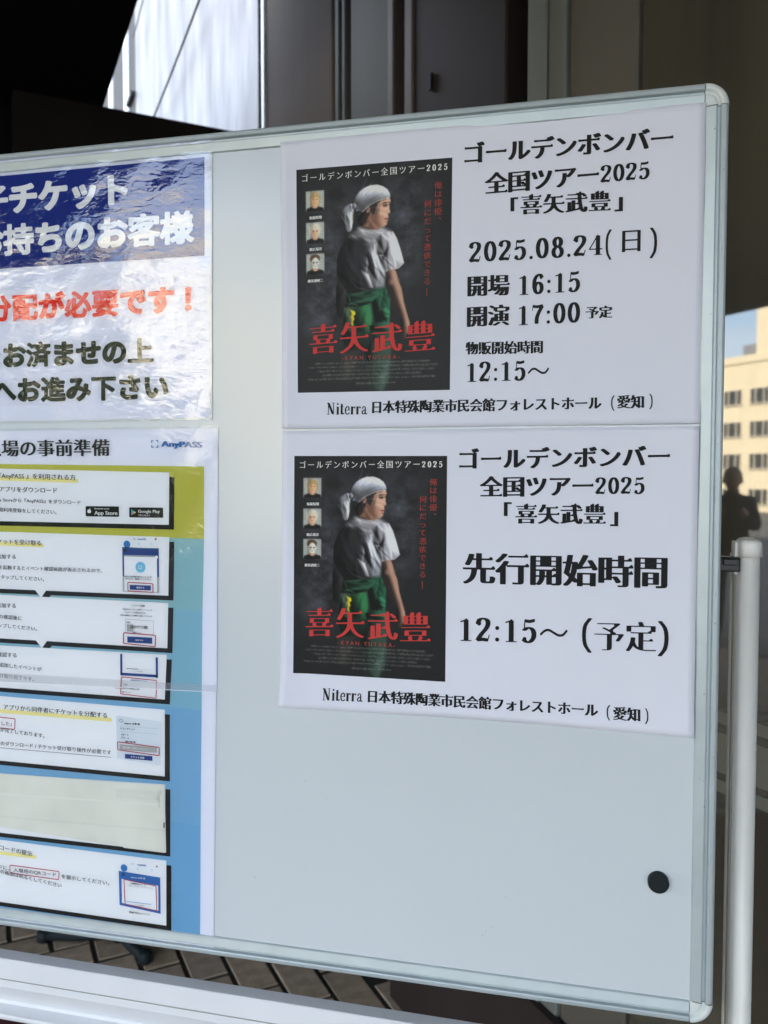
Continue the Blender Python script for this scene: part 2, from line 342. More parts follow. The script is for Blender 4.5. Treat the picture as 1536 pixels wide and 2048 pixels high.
# poles
for sgn, px in ((1, .4680), (-1, -.7880)):
    V, F = [], []; hw = .0095; yc0, yc1 = .010, .022; n = 20; ring = []
    for i in range(n):
        a = 2 * math.pi * i / n; x = hw * math.cos(a); y = hw * math.sin(a); ring.append((px + x, (yc1 if y > 0 else yc0) + y))
    zz = [.06, 1.338]
    for z in zz: V += [(x, y, z) for x, y in ring]
    F = [(i, (i + 1) % n, n + (i + 1) % n, n + i) for i in range(n)] + [tuple(range(n, 2 * n)), tuple(range(n))[::-1]]
    mesh('pole', V, F, M_POLE, board, smooth=False).data.polygons.foreach_set('use_smooth', [True] * n + [False] * 2)
    s_ = sgn
    mesh('pole_channel', *box(px - .0096, px + .0090, .0300, .0412, .06, 1.335), M_POLEG, board)
    mesh('pole_back_bar', *box(px - .0100, px + .0100, .0412, .052, .06, 1.338), M_POLE, board)
    V, F = [], []
    for (z, e) in ((1.3382, .0008), (1.3495, .0009), (1.3530, .0002), (1.3548, -.0022), (1.3554, -.005)):
        V += [(px + (x - px) * (1 + e / hw), .022 + (y - .022) * 1.25 * (1 + e / .02), z) for x, y in ring]
    F = [(r_ * n + i, r_ * n + (i + 1) % n, (r_ + 1) * n + (i + 1) % n, (r_ + 1) * n + i) for r_ in range(4) for i in range(n)] + [tuple(range(4 * n, 5 * n)), tuple(range(n))[::-1]]
    mesh('pole_cap', V, F, M_POLE, board, smooth=True)
    # clip between the frame and the pole
    cx = px - sgn * .0215
    o = mesh('clip', *box(min(cx - .0095 * 1, cx + .0125), max(cx - .0095, cx + .0125), .004, .022, 1.3235, 1.3375), M_BLACKP, board); bevel(o, .0015, 2)
    o = mesh('clip', *box(px - .0130, px - .0095, .012, .030, 1.320, 1.352), M_POLE, board); bevel(o, .001, 2)
    o = mesh('clip_plate', *box(cx - .004, cx + .010, -.0005, .0038, 1.3300, 1.3365), M_BLACKP, board); bevel(o, .001, 1)
    o = mesh('foot', *box(px - .02, px + .02, -.28, .30, .0, .05), M_WHITE, board); bevel(o, .008, 2)

M_SCUFF = mat('scuff', (.22, .23, .23), rough=.7)
for k in range(16):
    zz = rng.uniform(.95, 1.74); xx = XR - rng.uniform(.003, .006) if k % 2 else XR - rng.uniform(.011, .016); a_ = rng.uniform(.0003, .0009)
    yy = -.00485 if k % 2 else -.00425
    V = [(xx + a_ * (1 + .5 * math.sin(3 * t + k)) * .6 * math.cos(t), yy, zz + a_ * (1 + .5 * math.sin(2 * t + k)) * math.sin(t)) for t in [2 * math.pi * i / 10 for i in range(10)]]
    mesh('scuff_mark', V, [tuple(range(10))], M_SCUFF, board)
for k in range(9):
    xx, zz, a_ = rng.uniform(-.05, .41), rng.uniform(.92, 1.12), rng.uniform(.0003, .0006)
    V = [(xx + a_ * math.cos(t) * rng.uniform(.6, 1.4), -.0002, zz + a_ * math.sin(t) * rng.uniform(.6, 1.4)) for t in [2 * math.pi * i / 8 for i in range(8)]]
    mesh('scuff_mark', V, [tuple(range(8))], M_SCUFF, board)
# magnet
mg = Vector((.3880, 0, 1.0170))
V, F = [], []; seg = 32
for r, y in ((.0100, -.0002), (.0100, -.0058), (.0096, -.0068), (.0086, -.0072)):
    for k in range(seg): t = 2 * math.pi * k / seg; V.append((mg.x + r * math.cos(t), y, mg.z + r * math.sin(t)))
F = [(i * seg + k, i * seg + (k + 1) % seg, (i + 1) * seg + (k + 1) % seg, (i + 1) * seg + k) for i in range(3) for k in range(seg)] + [tuple(range(3 * seg, 4 * seg))]
o = mesh('magnet', V, F, M_RUBBER, None, loc=mg); o['label'] = 'small round black magnet low on the empty part of the whiteboard'; o['category'] = 'magnet'

# ------------------------------------------------------------------ glyph shapes
SS = 3; RES = 84; PADX = .16; PADY = .16           # grid nodes per em, oversampling, margin
NX = int((1 + 2 * PADX) * RES) + 1; NY = int((1 + 2 * PADY) * RES) + 1
HX, HY = NX * SS, NY * SS
gx = (np.arange(HX) + .5) / (RES * SS) - PADX; gy = (np.arange(HY) + .5) / (RES * SS) - PADY - .12
def text_mesh(body, res=4):
    c = bpy.data.curves.new('t', 'FONT'); c.body = body; c.resolution_u = res
    o = bpy.data.objects.new('t', c); COL.objects.link(o)
    dg = bpy.context.evaluated_depsgraph_get(); me = bpy.data.meshes.new_from_object(o.evaluated_get(dg))
    n = len(me.vertices); co = np.empty(n * 3); me.vertices.foreach_get('co', co); co = co.reshape(-1, 3)[:, :2].copy()
    fs = [tuple(p.vertices) for p in me.polygons]
    bpy.data.objects.remove(o); bpy.data.curves.remove(c); bpy.data.meshes.remove(me)
    return co, fs
def raster_tris(co, fs):
    G = np.zeros((HY, HX), bool); sc_ = RES * SS
    for f in fs:
        for k in range(1, len(f) - 1):
            a, b, c = co[f[0]], co[f[k]], co[f[k + 1]]
            x0 = max(int((min(a[0], b[0], c[0]) + PADX) * sc_) - 1, 0); x1 = min(int((max(a[0], b[0], c[0]) + PADX) * sc_) + 2, HX)
            y0 = max(int((min(a[1], b[1], c[1]) + PADY + .12) * sc_) - 1, 0); y1 = min(int((max(a[1], b[1], c[1]) + PADY + .12) * sc_) + 2, HY)
            if x1 <= x0 or y1 <= y0: continue
            X, Y = np.meshgrid(gx[x0:x1], gy[y0:y1])
            e = lambda p, q: (q[0] - p[0]) * (Y - p[1]) - (q[1] - p[1]) * (X - p[0])
            w0, w1, w2 = e(a, b), e(b, c), e(c, a)
            G[y0:y1, x0:x1] |= ((w0 >= -1e-7) & (w1 >= -1e-7) & (w2 >= -1e-7)) | ((w0 <= 1e-7) & (w1 <= 1e-7) & (w2 <= 1e-7))
    return G
def shift(G, dx, dy, fill=False):
    out = np.full_like(G, fill); h, w = G.shape
    ys, yd = (slice(0, h - dy), slice(dy, h)) if dy >= 0 else (slice(-dy, h), slice(0, h + dy))
    xs, xd = (slice(0, w - dx), slice(dx, w)) if dx >= 0 else (slice(-dx, w), slice(0, w + dx))
    out[yd, xd] = G[ys, xs]; return out
def dil(G, rx, ry):
    kx, ky = int(round(rx * RES * SS)), int(round(ry * RES * SS)); out = G.copy()
    for dy in range(-ky, ky + 1):
        hw = int(round(kx * math.sqrt(max(0, 1 - (dy / (ky + .5)) ** 2)))) if ky else kx
        row = G.copy(); s = 1; acc = 0
        while acc < hw:                                    # widen by doubling
            st = min(s, hw - acc); row = row | shift(row, st, 0) | shift(row, -st, 0); acc += st; s *= 2
        out |= shift(row, 0, dy)
    return out
def ero_y(G, r):
    k = int(round(r * RES * SS)); out = G.copy()
    for d in range(1, k + 1): out &= shift(G, 0, d) & shift(G, 0, -d)
    return out
def poly_mask(P):
    X, Y = np.meshgrid(gx, gy); ins = np.zeros_like(X, bool); n = len(P)
    for i in range(n):
        (x1, y1), (x2, y2) = P[i], P[(i + 1) % n]
        if y1 == y2: continue
        c = ((y1 > Y) != (y2 > Y)) & (X < (x2 - x1) * (Y - y1) / (y2 - y1) + x1); ins ^= c
    return ins
def add_tri(G, a, b, c):
    G |= raster_tris(np.array([a, b, c], float), [(0, 1, 2)])
def mincho(ch, ey, dx, uro):
    co, fs = text_mesh(ch, 5); G = raster_tris(co, fs)
    T = []
    if uro:
        cnt = {}
        for f in fs:
            for i in range(len(f)):
                e = (f[i], f[(i + 1) % len(f)]); cnt.setdefault(tuple(sorted(e)), []).append(e)
        # right-facing short vertical boundary edges are the ends of horizontal strokes
        for k, es in cnt.items():
            if len(es) != 1: continue
            a, b = co[es[0][0]], co[es[0][1]]
            if abs(a[0] - b[0]) < .006 and .045 < abs(a[1] - b[1]) < .11:
                xe, ym = a[0], (a[1] + b[1]) / 2
                ix = int((xe + PADX) * RES * SS); iy = int((ym + PADY + .12) * RES * SS)
                if 4 < ix < HX - 4 and G[iy, ix - 3] and not G[iy, ix + 3]: T.append((xe, ym))
    N = ero_y(G, ey) if ey > 0 else G
    N = dil(N, dx, .002)
    # strokes that vanish entirely under the thinning keep a hairline
    for (xe, ym) in T:
        t = .035 - ey; xe += dx
        add_tri(N, (xe - .15 * uro, ym + t * .4), (xe + .015, ym + t * .4), (xe - .045 * uro, ym + t + .062 * uro))
    return N
def gothic(ch, d):
    co, fs = text_mesh(ch, 5); return dil(raster_tris(co, fs), d, d * .9)
# serif figures drawn with an oval nib
def nib(paths, rx=.075, ry=.028, extra=()):
    X, Y = np.meshgrid(gx, gy); G = np.zeros((HY, HX), bool)
    for item in paths:
        pts = item[0] if isinstance(item, tuple) else item; a, b = (item[1], item[2]) if isinstance(item, tuple) else (rx, ry)
        P = np.array(pts, float)
        if len(P) > 2:                                        # Catmull-Rom
            Q = np.vstack([2 * P[0] - P[1], P, 2 * P[-1] - P[-2]]); out = []
            for i in range(1, len(Q) - 2):
                for t in np.linspace(0, 1, 16, endpoint=False):
                    out.append(.5 * ((2 * Q[i]) + (Q[i + 1] - Q[i - 1]) * t + (2 * Q[i - 1] - 5 * Q[i] + 4 * Q[i + 1] - Q[i + 2]) * t * t + (3 * Q[i] - Q[i - 1] - 3 * Q[i + 1] + Q[i + 2]) * t ** 3))
            P = np.array(out + [Q[-2]])
        else: P = np.array([P[0] + (P[1] - P[0]) * t for t in np.linspace(0, 1, 40)])
        for p in P:
            x0, x1 = np.searchsorted(gx, [p[0] - a, p[0] + a]); y0, y1 = np.searchsorted(gy, [p[1] - b, p[1] + b])
            if x1 > x0 and y1 > y0: G[y0:y1, x0:x1] |= ((X[y0:y1, x0:x1] - p[0]) / a) ** 2 + ((Y[y0:y1, x0:x1] - p[1]) / b) ** 2 <= 1
    for (x, y, r) in extra: G |= ((X - x) ** 2 + (Y - y) ** 2) <= r * r
    return G
def el(cx, cy, rx, ry, n=24): return [(cx + rx * math.cos(2 * math.pi * i / n + .3), cy + ry * math.sin(2 * math.pi * i / n + .3)) for i in range(n + 1)]
def bar(x0, x1, y0, y1):
    ym = (y0 + y1) / 2; return ([(x0, ym), (x1, ym)], .008, abs(y1 - y0) / 2)
SER = {
 '0': (.54, lambda: nib([el(.27, .36, .155, .335)])),
 '1': (.54, lambda: nib([[(.28, .03), (.28, .64)], ([(.29, .68), (.22, .63), (.12, .60)], .02, .022), bar(.12, .44, 0, .034)])),
 '2': (.54, lambda: nib([[(.10, .55), (.15, .67), (.27, .70), (.38, .65), (.40, .53), (.34, .39), (.20, .22), (.10, .06)], ([(.10, .05), (.24, .065), (.38, .05)], .03, .052), ([(.40, .04), (.44, .19)], .014, .03)], extra=[(.135, .545, .062)])),
 '4': (.54, lambda: nib([[(.34, .03), (.34, .66)], ([(.33, .69), (.05, .22)], .02, .02), bar(.04, .49, .19, .235), bar(.21, .47, 0, .034)])),
 '5': (.54, lambda: nib([([(.15, .655), (.28, .64), (.42, .67)], .02, .05), ([(.14, .66), (.125, .37)], .017, .02), [(.13, .38), (.22, .44), (.33, .43), (.40, .33), (.40, .16), (.31, .03), (.20, .015), (.12, .07)]], extra=[(.135, .11, .058)])),
 '6': (.54, lambda: nib([el(.28, .215, .13, .195), [(.41, .60), (.34, .69), (.23, .65), (.14, .50), (.125, .28), (.15, .18)]], extra=[(.385, .575, .052)])),
 '7': (.54, lambda: nib([([(.10, .65), (.26, .63), (.45, .66)], .02, .052), ([(.08, .52), (.10, .66)], .014, .03), [(.43, .62), (.33, .45), (.25, .25), (.235, .05)]])),
 '8': (.54, lambda: nib([el(.27, .535, .115, .165), el(.27, .19, .145, .185)])),
 ':': (.28, lambda: nib([], extra=[(.14, .07, .062), (.14, .42, .062)])),
 '.': (.25, lambda: nib([], extra=[(.125, .05, .060)])),
 '(': (.36, lambda: nib([([(.27, .84), (.16, .64), (.13, .36), (.16, .08), (.27, -.13)], .050, .014)])),
 ')': (.36, lambda: nib([([(.09, .84), (.20, .64), (.23, .36), (.20, .08), (.09, -.13)], .050, .014)])),
 '~': (.86, lambda: nib([([(.08, .28), (.20, .40), (.32, .42), (.46, .33), (.60, .25), (.72, .27), (.82, .40)], .03, .042)])),
 ' ': (.25, None),
 'N': (.66, lambda: nib([([(.13, .02), (.13, .68)], .030, .015), ([(.13, .68), (.46, .04)], .085, .02), ([(.50, .02), (.50, .68)], .030, .015), bar(.04, .22, 0, .03), bar(.03, .17, .67, .70), bar(.40, .57, .67, .70)])),
 'i': (.28, lambda: nib([[(.15, .02), (.15, .44)], bar(.04, .26, 0, .03), bar(.04, .13, .44, .47)], extra=[(.145, .62, .062)])),
 't': (.32, lambda: nib([[(.15, .60), (.15, .10), (.20, .03), (.29, .06)], bar(.03, .29, .44, .47)])),
 'e': (.44, lambda: nib([([(.10, .25), (.37, .25)], .02, .015), [(.355, .27), (.33, .42), (.23, .46), (.13, .38), (.10, .23), (.15, .06), (.26, .015), (.37, .08)]], .045)),
 'r': (.38, lambda: nib([[(.13, .02), (.13, .44)], ([(.15, .33), (.22, .43), (.29, .44)], .03, .022), bar(.03, .24, 0, .03), bar(.03, .11, .44, .47)], extra=[(.315, .40, .052)])),
 'a': (.45, lambda: nib([[(.31, .30), (.31, .10), (.35, .02), (.42, .04)], ([(.12, .38), (.20, .46), (.29, .42), (.31, .33)], .04, .017), [(.31, .26), (.17, .22), (.09, .12), (.15, .02), (.26, .05), (.31, .11)]], .045, extra=[(.125, .365, .045)])),
}
_g = {}
def contour(G):
    A = G.reshape(NY, SS, NX, SS).mean(axis=(1, 3)); A[0, :] = A[-1, :] = 0; A[:, 0] = A[:, -1] = 0
    ins = A > .5; V, F = [], []
    px = lambda i: (i + .5) / RES - PADX; py = lambda j: (j + .5) / RES - PADY - .12
    c = ins[:-1, :-1].astype(int) + ins[:-1, 1:] + ins[1:, 1:] + ins[1:, :-1]
    for j in range(NY - 1):
        row = c[j]; i = 0
        idx = np.nonzero(row)[0]
        if len(idx) == 0: continue
        i = idx[0]; end = idx[-1]
        while i <= end:
            if row[i] == 4:
                k = i
                while k + 1 <= end and row[k + 1] == 4: k += 1
                b = len(V); V += [(px(i), py(j)), (px(k + 1), py(j)), (px(k + 1), py(j + 1)), (px(i), py(j + 1))]; F.append((b, b + 1, b + 2, b + 3)); i = k + 1; continue
            if row[i]:
                cs = [(i, j), (i + 1, j), (i + 1, j + 1), (i, j + 1)]; P = []
                for q in range(4):
                    (a0, a1), (b0, b1) = cs[q], cs[(q + 1) % 4]; va, vb = A[a1, a0], A[b1, b0]
                    if va > .5: P.append((px(a0), py(a1)))
                    if (va > .5) != (vb > .5):
                        t = (.5 - va) / (vb - va); P.append((px(a0) + (px(b0) - px(a0)) * t, py(a1) + (py(b1) - py(a1)) * t))
                if len(P) >= 3: b = len(V); V += P; F.append(tuple(range(b, b + len(P))))
            i += 1
    return np.array(V).reshape(-1, 2), F
KANA = set('ゴールデンボンバーツアフォレストホっだてはにできる、―')
def glyph(ch, style):
    """-> (advance, vertices, faces, ink left, ink right)"""
    k = (ch, style)
    if k in _g: return _g[k]
    kind = style[0]
    if kind in ('M', 'L') and ch in SER:
        adv, fn = SER[ch]
        if fn is None: r = (adv, np.zeros((0, 2)), [], 0, adv)
        else:
            G = fn()
            V, F = contour(G); r = (adv, V, F, V[:, 0].min(), V[:, 0].max())
    elif ch in ' 　': r = (.3 if ch == ' ' else 1.0, np.zeros((0, 2)), [], 0, .3)
    else:
        if kind == 'M': G = mincho(ch, 0, .052, .9) if ch in KANA else mincho(ch, style[1], style[2], 1.0)
        elif kind == 'L': G = mincho(ch, style[1], style[2], .8)
        else: G = gothic(ch, style[1] + (.010 if ord(ch) < 0x3100 or ord(ch) > 0xff00 else -.002))
        V, F = contour(G); r = (1.0, V, F, V[:, 0].min(), V[:, 0].max())
    _g[k] = r; return r
M_ = ('M', .006, .056); MS_ = ('M', .002, .056); MT = ('M', .021, .026); ML = ('L', .010, .012); MB = ('M', .010, .050); MBIG = ('M', .020, .036)
GB = ('G', .040); GBB = ('G', .046)

class Sheet:
    """a flat notice near the board face; depth(x, z) is how far the paper stands off the board"""
    def __init__(s, root, base, fn=None): s.root, s.base, s.fn = root, base, fn
    def y(s, x, z, lift): return -(s.base + lift + (s.fn(x, z) if s.fn else 0))
def place(sheet, name, V2, F, m, lift, smooth=False):
    V2 = np.asarray(V2); y = np.array([sheet.y(x, z, lift) for x, z in V2]) if sheet.fn else np.full(len(V2), -(sheet.base + lift))
    return mesh(name, np.stack([V2[:, 0], y, V2[:, 1]], 1), F, m, sheet.root, loc=ORG[sheet.root], smooth=smooth)
def line(sheet, body, style, L, Rr, m, lift=.0004, em=None, emy=None, name='lettering', track=None):
    """glyph line whose ink spans L.x .. Rr.x, centred on the heights L.z .. Rr.z"""
    gs = [glyph(c, style) for c in body]; x = 0; xs = []
    for i, g in enumerate(gs):
        xs.append(x); x += g[0]
    left = xs[0] + gs[0][3]; right = xs[-1] + gs[-1][4]
    tr = 0
    if em is not None and len(gs) > 1: tr = ((Rr[0] - L[0]) / em - (right - left)) / (len(gs) - 1)
    xs = [v + tr * i for i, v in enumerate(xs)]; right += tr * (len(gs) - 1)
    sc_ = (Rr[0] - L[0]) / (right - left); sy = emy or (em or sc_)
    VV, FF = [], []; b = 0
    for x, g in zip(xs, gs):
        if len(g[1]) == 0: continue
        X = L[0] + (x - left + g[1][:, 0]) * sc_; t = (X - L[0]) / (Rr[0] - L[0]); Z = L[1] + (Rr[1] - L[1]) * t + (g[1][:, 1] - .375) * sy
        VV.append(np.stack([X, Z], 1)); FF += [tuple(b + i for i in f) for f in g[2]]; b += len(g[1])
    return place(sheet, name, np.concatenate(VV), FF, m, lift)
_tm = {}
def small(sheet, body, Rr, em, m, lift=.0004, L=None, bold=.022, xs=1.14, slope=0.0, name='lettering'):
    """plain gothic line, right aligned at Rr (or fitted between L and Rr)"""
    if body not in _tm: _tm[body] = text_mesh(body, 3)
    co, fs = _tm[body]
    x0, x1 = co[:, 0].min(), co[:, 0].max()
    sx = em * xs
    if L is not None: sx = (Rr[0] - L[0]) / (x1 - x0); slope = (Rr[1] - L[1]) / (Rr[0] - L[0])
    VV, FF, b = [], [], 0
    n = 1 if bold == 0 else 3
    for k in range(n):
        X = Rr[0] - (x1 - co[:, 0]) * sx + (k - (n - 1) / 2) * bold * em; Z = Rr[1] + (co[:, 1] - .385) * em + (X - Rr[0]) * slope
        VV.append(np.stack([X, Z], 1)); FF += [tuple(b + i for i in f) for f in fs]; b += len(co)
    o = place(sheet, name, np.concatenate(VV), FF, m, lift)
    if n > 1:
        for k in range(n):
            for i in range(k * len(co), (k + 1) * len(co)): o.data.vertices[i].co.y -= .00003 * k
    return o
def quad(sheet, name, P, m, lift, nu=1, nv=1):
    """P: top-left, top-right, bottom-right, bottom-left"""
    P = [np.array(p, float) for p in P]; V = []
    for j in range(nv + 1):
        for i in range(nu + 1):
            u, v = i / nu, j / nv; V.append((1 - v) * ((1 - u) * P[0] + u * P[1]) + v * ((1 - u) * P[3] + u * P[2]))
    F = [(j * (nu + 1) + i, (j + 1) * (nu + 1) + i, (j + 1) * (nu + 1) + i + 1, j * (nu + 1) + i + 1) for j in range(nv) for i in range(nu)]
    return place(sheet, name, V, F, m, lift)
def ngon(sheet, name, P, m, lift): return place(sheet, name, P, [tuple(range(len(P)))], m, lift)
def rect(sheet, name, a, b, m, lift):
    (x0, z0), (x1, z1) = a, b; return quad(sheet, name, [(x0, z0), (x1, z0), (x1, z1), (x0, z1)], m, lift)
def rrect_pts(P, r, n=4):
    """rounded quad from 4 corners"""
    P = [np.array(p, float) for p in P]; out = []
    for i in range(4):
        p, a, b = P[i], P[i - 1], P[(i + 1) % 4]; da = (a - p) / np.linalg.norm(a - p); db = (b - p) / np.linalg.norm(b - p)
        for k in range(n + 1):
            t = k / n; q = (p + da * r) * (1 - t) ** 2 + p * 2 * t * (1 - t) + (p + db * r) * t * t; out.append(q)
    return out
def ring(sheet, name, P, w, r, m, lift):
    c = sum(np.array(p) for p in P) / 4; O = rrect_pts(P, r)
    I = [];  Pi = []
    for i in range(4):
        p, a, b = np.array(P[i], float), np.array(P[i - 1], float), np.array(P[(i + 1) % 4], float)
        da = (a - p) / np.linalg.norm(a - p); db = (b - p) / np.linalg.norm(b - p); Pi.append(p + da * w + db * w)
    I = rrect_pts(Pi, max(r - w, .0003)); n = len(O)
    return place(sheet, name, O + I, [(i, (i + 1) % n, n + (i + 1) % n, n + i) for i in range(n)], m, lift)
def disc(sheet, name, c, rx, rz, m, lift, n=24):
    return ngon(sheet, name, [(c[0] + rx * math.cos(2 * math.pi * i / n), c[1] + rz * math.sin(2 * math.pi * i / n)) for i in range(n)], m, lift)

# ------------------------------------------------------------------ painted concert picture (a flat print; colours live on a fine grid)
PWN, PHN = 250, 354
def paint():
    uu, vv = np.meshgrid(np.linspace(0, 1, PWN), np.linspace(0, 1, PHN))
    X = 108 + 1112 * uu; Y = 120 + vv * (1578 + 67 * uu)                 # drawing units
    r = np.random.default_rng(3)
    def noise(sx, sy):
        a = r.random((int(PHN / sy) + 3, int(PWN / sx) + 3)); yi = vv * (PHN - 1) / sy; xi = uu * (PWN - 1) / sx
        y0 = yi.astype(int); x0 = xi.astype(int); fy = yi - y0; fx = xi - x0; fy = fy * fy * (3 - 2 * fy); fx = fx * fx * (3 - 2 * fx)
        return (a[y0, x0] * (1 - fx) + a[y0, x0 + 1] * fx) * (1 - fy) + (a[y0 + 1, x0] * (1 - fx) + a[y0 + 1, x0 + 1] * fx) * fy
    C = np.zeros((PHN, PWN, 3)); C[:] = (27, 28, 31)
    n = .5 * noise(22, 22) + .3 * noise(9, 9) + .2 * noise(3, 3)
    glow = lambda cx, cy, rx, ry: np.exp(-(((X - cx) / rx) ** 2 + ((Y - cy) / ry) ** 2))
    smoke = (.9 * glow(340, 800, 150, 330) + .75 * glow(880, 420, 170, 260) + .5 * glow(920, 800, 120, 260) + .45 * glow(250, 1150, 180, 200) + .35 * glow(450, 330, 160, 120))
    C += (smoke * np.clip((n - .25) * 2.2, 0, 1.3))[..., None] * np.array((42, 45, 56))
    def sd(P):
        d = np.full(X.shape, 1e9); ins = np.zeros(X.shape, bool)
        for i in range(len(P)):
            (x1, y1), (x2, y2) = P[i], P[(i + 1) % len(P)]; ex, ey = x2 - x1, y2 - y1
            t = np.clip(((X - x1) * ex + (Y - y1) * ey) / (ex * ex + ey * ey + 1e-9), 0, 1)
            d = np.minimum(d, (X - x1 - t * ex) ** 2 + (Y - y1 - t * ey) ** 2)
            if y1 != y2: ins ^= ((y1 > Y) != (y2 > Y)) & (X < ex * (Y - y1) / ey + x1)
        d = np.sqrt(d); return np.where(ins, -d, d)
    def poly(P, c, soft=5, a=1.0, tex=0):
        m = np.clip(.5 - sd(P) / soft, 0, 1) * a; cc = np.array(c, float) * (1 + tex * (n - .5))[..., None] if tex else np.array(c, float)
        C[:] = C * (1 - m[..., None]) + cc * m[..., None]; return m
    def ell(cx, cy, rx, ry, c, soft=.25, a=1.0, rot=0):
        co, si = math.cos(R(rot)), math.sin(R(rot)); dx, dy = X - cx, Y - cy
        q = np.sqrt(((dx * co + dy * si) / rx) ** 2 + ((-dx * si + dy * co) / ry) ** 2)
        m = np.clip((1 - q) / soft + .5, 0, 1) * a; C[:] = C * (1 - m[..., None]) + np.array(c, float) * m[..., None]
    def stroke(P, w, c, a=1.0, soft=4):
        d = np.full(X.shape, 1e9)
        for i in range(len(P) - 1):
            (x1, y1), (x2, y2) = P[i], P[i + 1]; ex, ey = x2 - x1, y2 - y1
            t = np.clip(((X - x1) * ex + (Y - y1) * ey) / (ex * ex + ey * ey + 1e-9), 0, 1); d = np.minimum(d, np.hypot(X - x1 - t * ex, Y - y1 - t * ey))
        m = np.clip((w / 2 - d) / soft + .5, 0, 1) * a; C[:] = C * (1 - m[..., None]) + np.array(c, float) * m[..., None]
    def blur(A, n):
        for _ in range(3):
            for ax in (0, 1):
                k = max(1, int(n)); c = np.cumsum(np.pad(A, [(k + 1, k) if i == ax else (0, 0) for i in (0, 1)], mode='edge'), axis=ax)
                A = (np.take(c, np.arange(2 * k + 1, c.shape[ax]), ax) - np.take(c, np.arange(0, c.shape[ax] - 2 * k - 1), ax)) / (2 * k + 1)
        return A
    fold = np.random.default_rng(9)
    def solid(P, c, bl=4, k=1.0, L=(.9, -.45), soft=5, tex=.25, nf=0, fd=(0, 1), fl=(60, 140), fc=.5, a=1.0):
        """a rounded, side-lit shape of the printed photograph, with cloth folds"""
        m = np.clip(.5 - sd(P) / soft, 0, 1); h = blur(m, bl); gyy, gxx = np.gradient(h); li = -(gxx * L[0] + gyy * L[1]) * bl * 2.6
        relief = np.zeros_like(m); xs_ = [p[0] for p in P]; ys_ = [p[1] for p in P]
        for i in range(nf):
            x, y = fold.uniform(min(xs_), max(xs_)), fold.uniform(min(ys_), max(ys_)); ln = fold.uniform(*fl); an = math.atan2(fd[1], fd[0]) + fold.normal(0, .28)
            dx, dy = X - x, Y - y; u_ = dx * math.cos(an) + dy * math.sin(an); w_ = -dx * math.sin(an) + dy * math.cos(an) + .0016 * u_ * u_ * fold.choice((-1, 1))
            relief += fold.choice((-1, 1)) * np.exp(-(u_ / ln) ** 2) * np.exp(-(w_ / fold.uniform(5, 12)) ** 2) * fold.uniform(.5, 1)
        f = np.clip(1 + k * li + fc * relief + tex * (n - .5) + .10 * (fine - .5), .12, 1.7)
        C[:] = C * (1 - (m * a)[..., None]) + np.clip(np.array(c, float) * f[..., None], 0, 236) * (m * a)[..., None]; return m
    fine = r.random((PHN, PWN))
    # trousers, legs fading to the dark
    solid([(470, 1010), (745, 980), (792, 1080), (785, 1260), (800, 1400), (790, 1640), (740, 1735), (660, 1735), (640, 1560), (600, 1420), (480, 1430), (440, 1330), (455, 1180)], (24, 38, 34), 9, .8, nf=26, fl=(40, 120))
    poly([(680, 1380), (800, 1370), (785, 1640), (740, 1730), (665, 1730), (640, 1560)], (50, 70, 66), 60, .6)
    solid([(690, 1560), (780, 1540), (770, 1640), (735, 1732), (668, 1730)], (44, 58, 56), 8, .8, nf=14, fd=(1, .3), fl=(30, 60), soft=30, a=.7)
    poly([(440, 1440), (560, 1430), (500, 1640), (450, 1620)], (60, 58, 54), 50, .5)
    solid([(532, 1112), (650, 1104), (662, 1200), (650, 1310), (556, 1300), (530, 1220)], (27, 66, 42), 9, 1.0, nf=5, soft=16, fl=(40, 80), fc=.3)
    solid([(455, 1115), (528, 1118), (516, 1296), (446, 1280)], (40, 54, 44), 8, .8, nf=6, soft=12)
    solid([(500, 1135), (536, 1152), (538, 1172), (524, 1182), (530, 1205), (520, 1222), (526, 1258), (508, 1240), (512, 1206), (500, 1190), (512, 1170)], (186, 166, 40), 2, .5, soft=3)
    solid([(680, 1010), (742, 978), (770, 1020), (792, 1080), (786, 1262), (690, 1266), (660, 1100)], (21, 52, 40), 6, 1.3, nf=30, fl=(50, 130), fc=.75)
    solid([(716, 1150), (760, 1140), (790, 1170), (788, 1215), (752, 1232), (716, 1210)], (30, 72, 54), 4, 1.6, nf=10, fl=(14, 30), fd=(1, .5), fc=.7)
    solid([(640, 1262), (700, 1240), (790, 1244), (806, 1300), (740, 1330), (650, 1318)], (24, 54, 45), 5, 1.2, nf=16, fd=(1, .1), fl=(30, 70), fc=.7, a=.9)
    solid([(476, 1034), (540, 1004), (620, 1012), (720, 990), (716, 1050), (640, 1104), (560, 1120), (490, 1108), (466, 1076)], (22, 48, 37), 6, 1.2, nf=22, fd=(1, -.1), fl=(40, 90), fc=.75)
    stroke([(492, 1040), (504, 1088), (560, 1112)], 4, (96, 150, 118), .7)
    # far arm and black shirt seen from behind
    solid([(420, 900), (480, 1000), (470, 1080), (444, 1184), (404, 1176), (396, 1060), (398, 960)], (26, 25, 28), 7, .9, nf=5)
    solid([(428, 700), (458, 650), (500, 608), (560, 560), (640, 548), (700, 560), (790, 598), (832, 650), (888, 834), (850, 866), (755, 882), (745, 990), (640, 1012), (490, 1026), (404, 884), (404, 770)], (34, 35, 40), 12, .9, nf=34, fl=(50, 150), fc=.55, fd=(.35, 1))
    solid([(500, 616), (560, 566), (640, 552), (720, 570), (792, 602), (760, 640), (700, 664), (660, 724), (620, 700), (590, 650), (540, 640)], (134, 134, 147), 9, .45, soft=40, nf=18, fd=(1, .25), fl=(40, 100), fc=.5, a=.9)
    ell(560, 730, 46, 90, (34, 35, 40), 1, .75); ell(610, 770, 34, 80, (38, 39, 45), 1, .45)
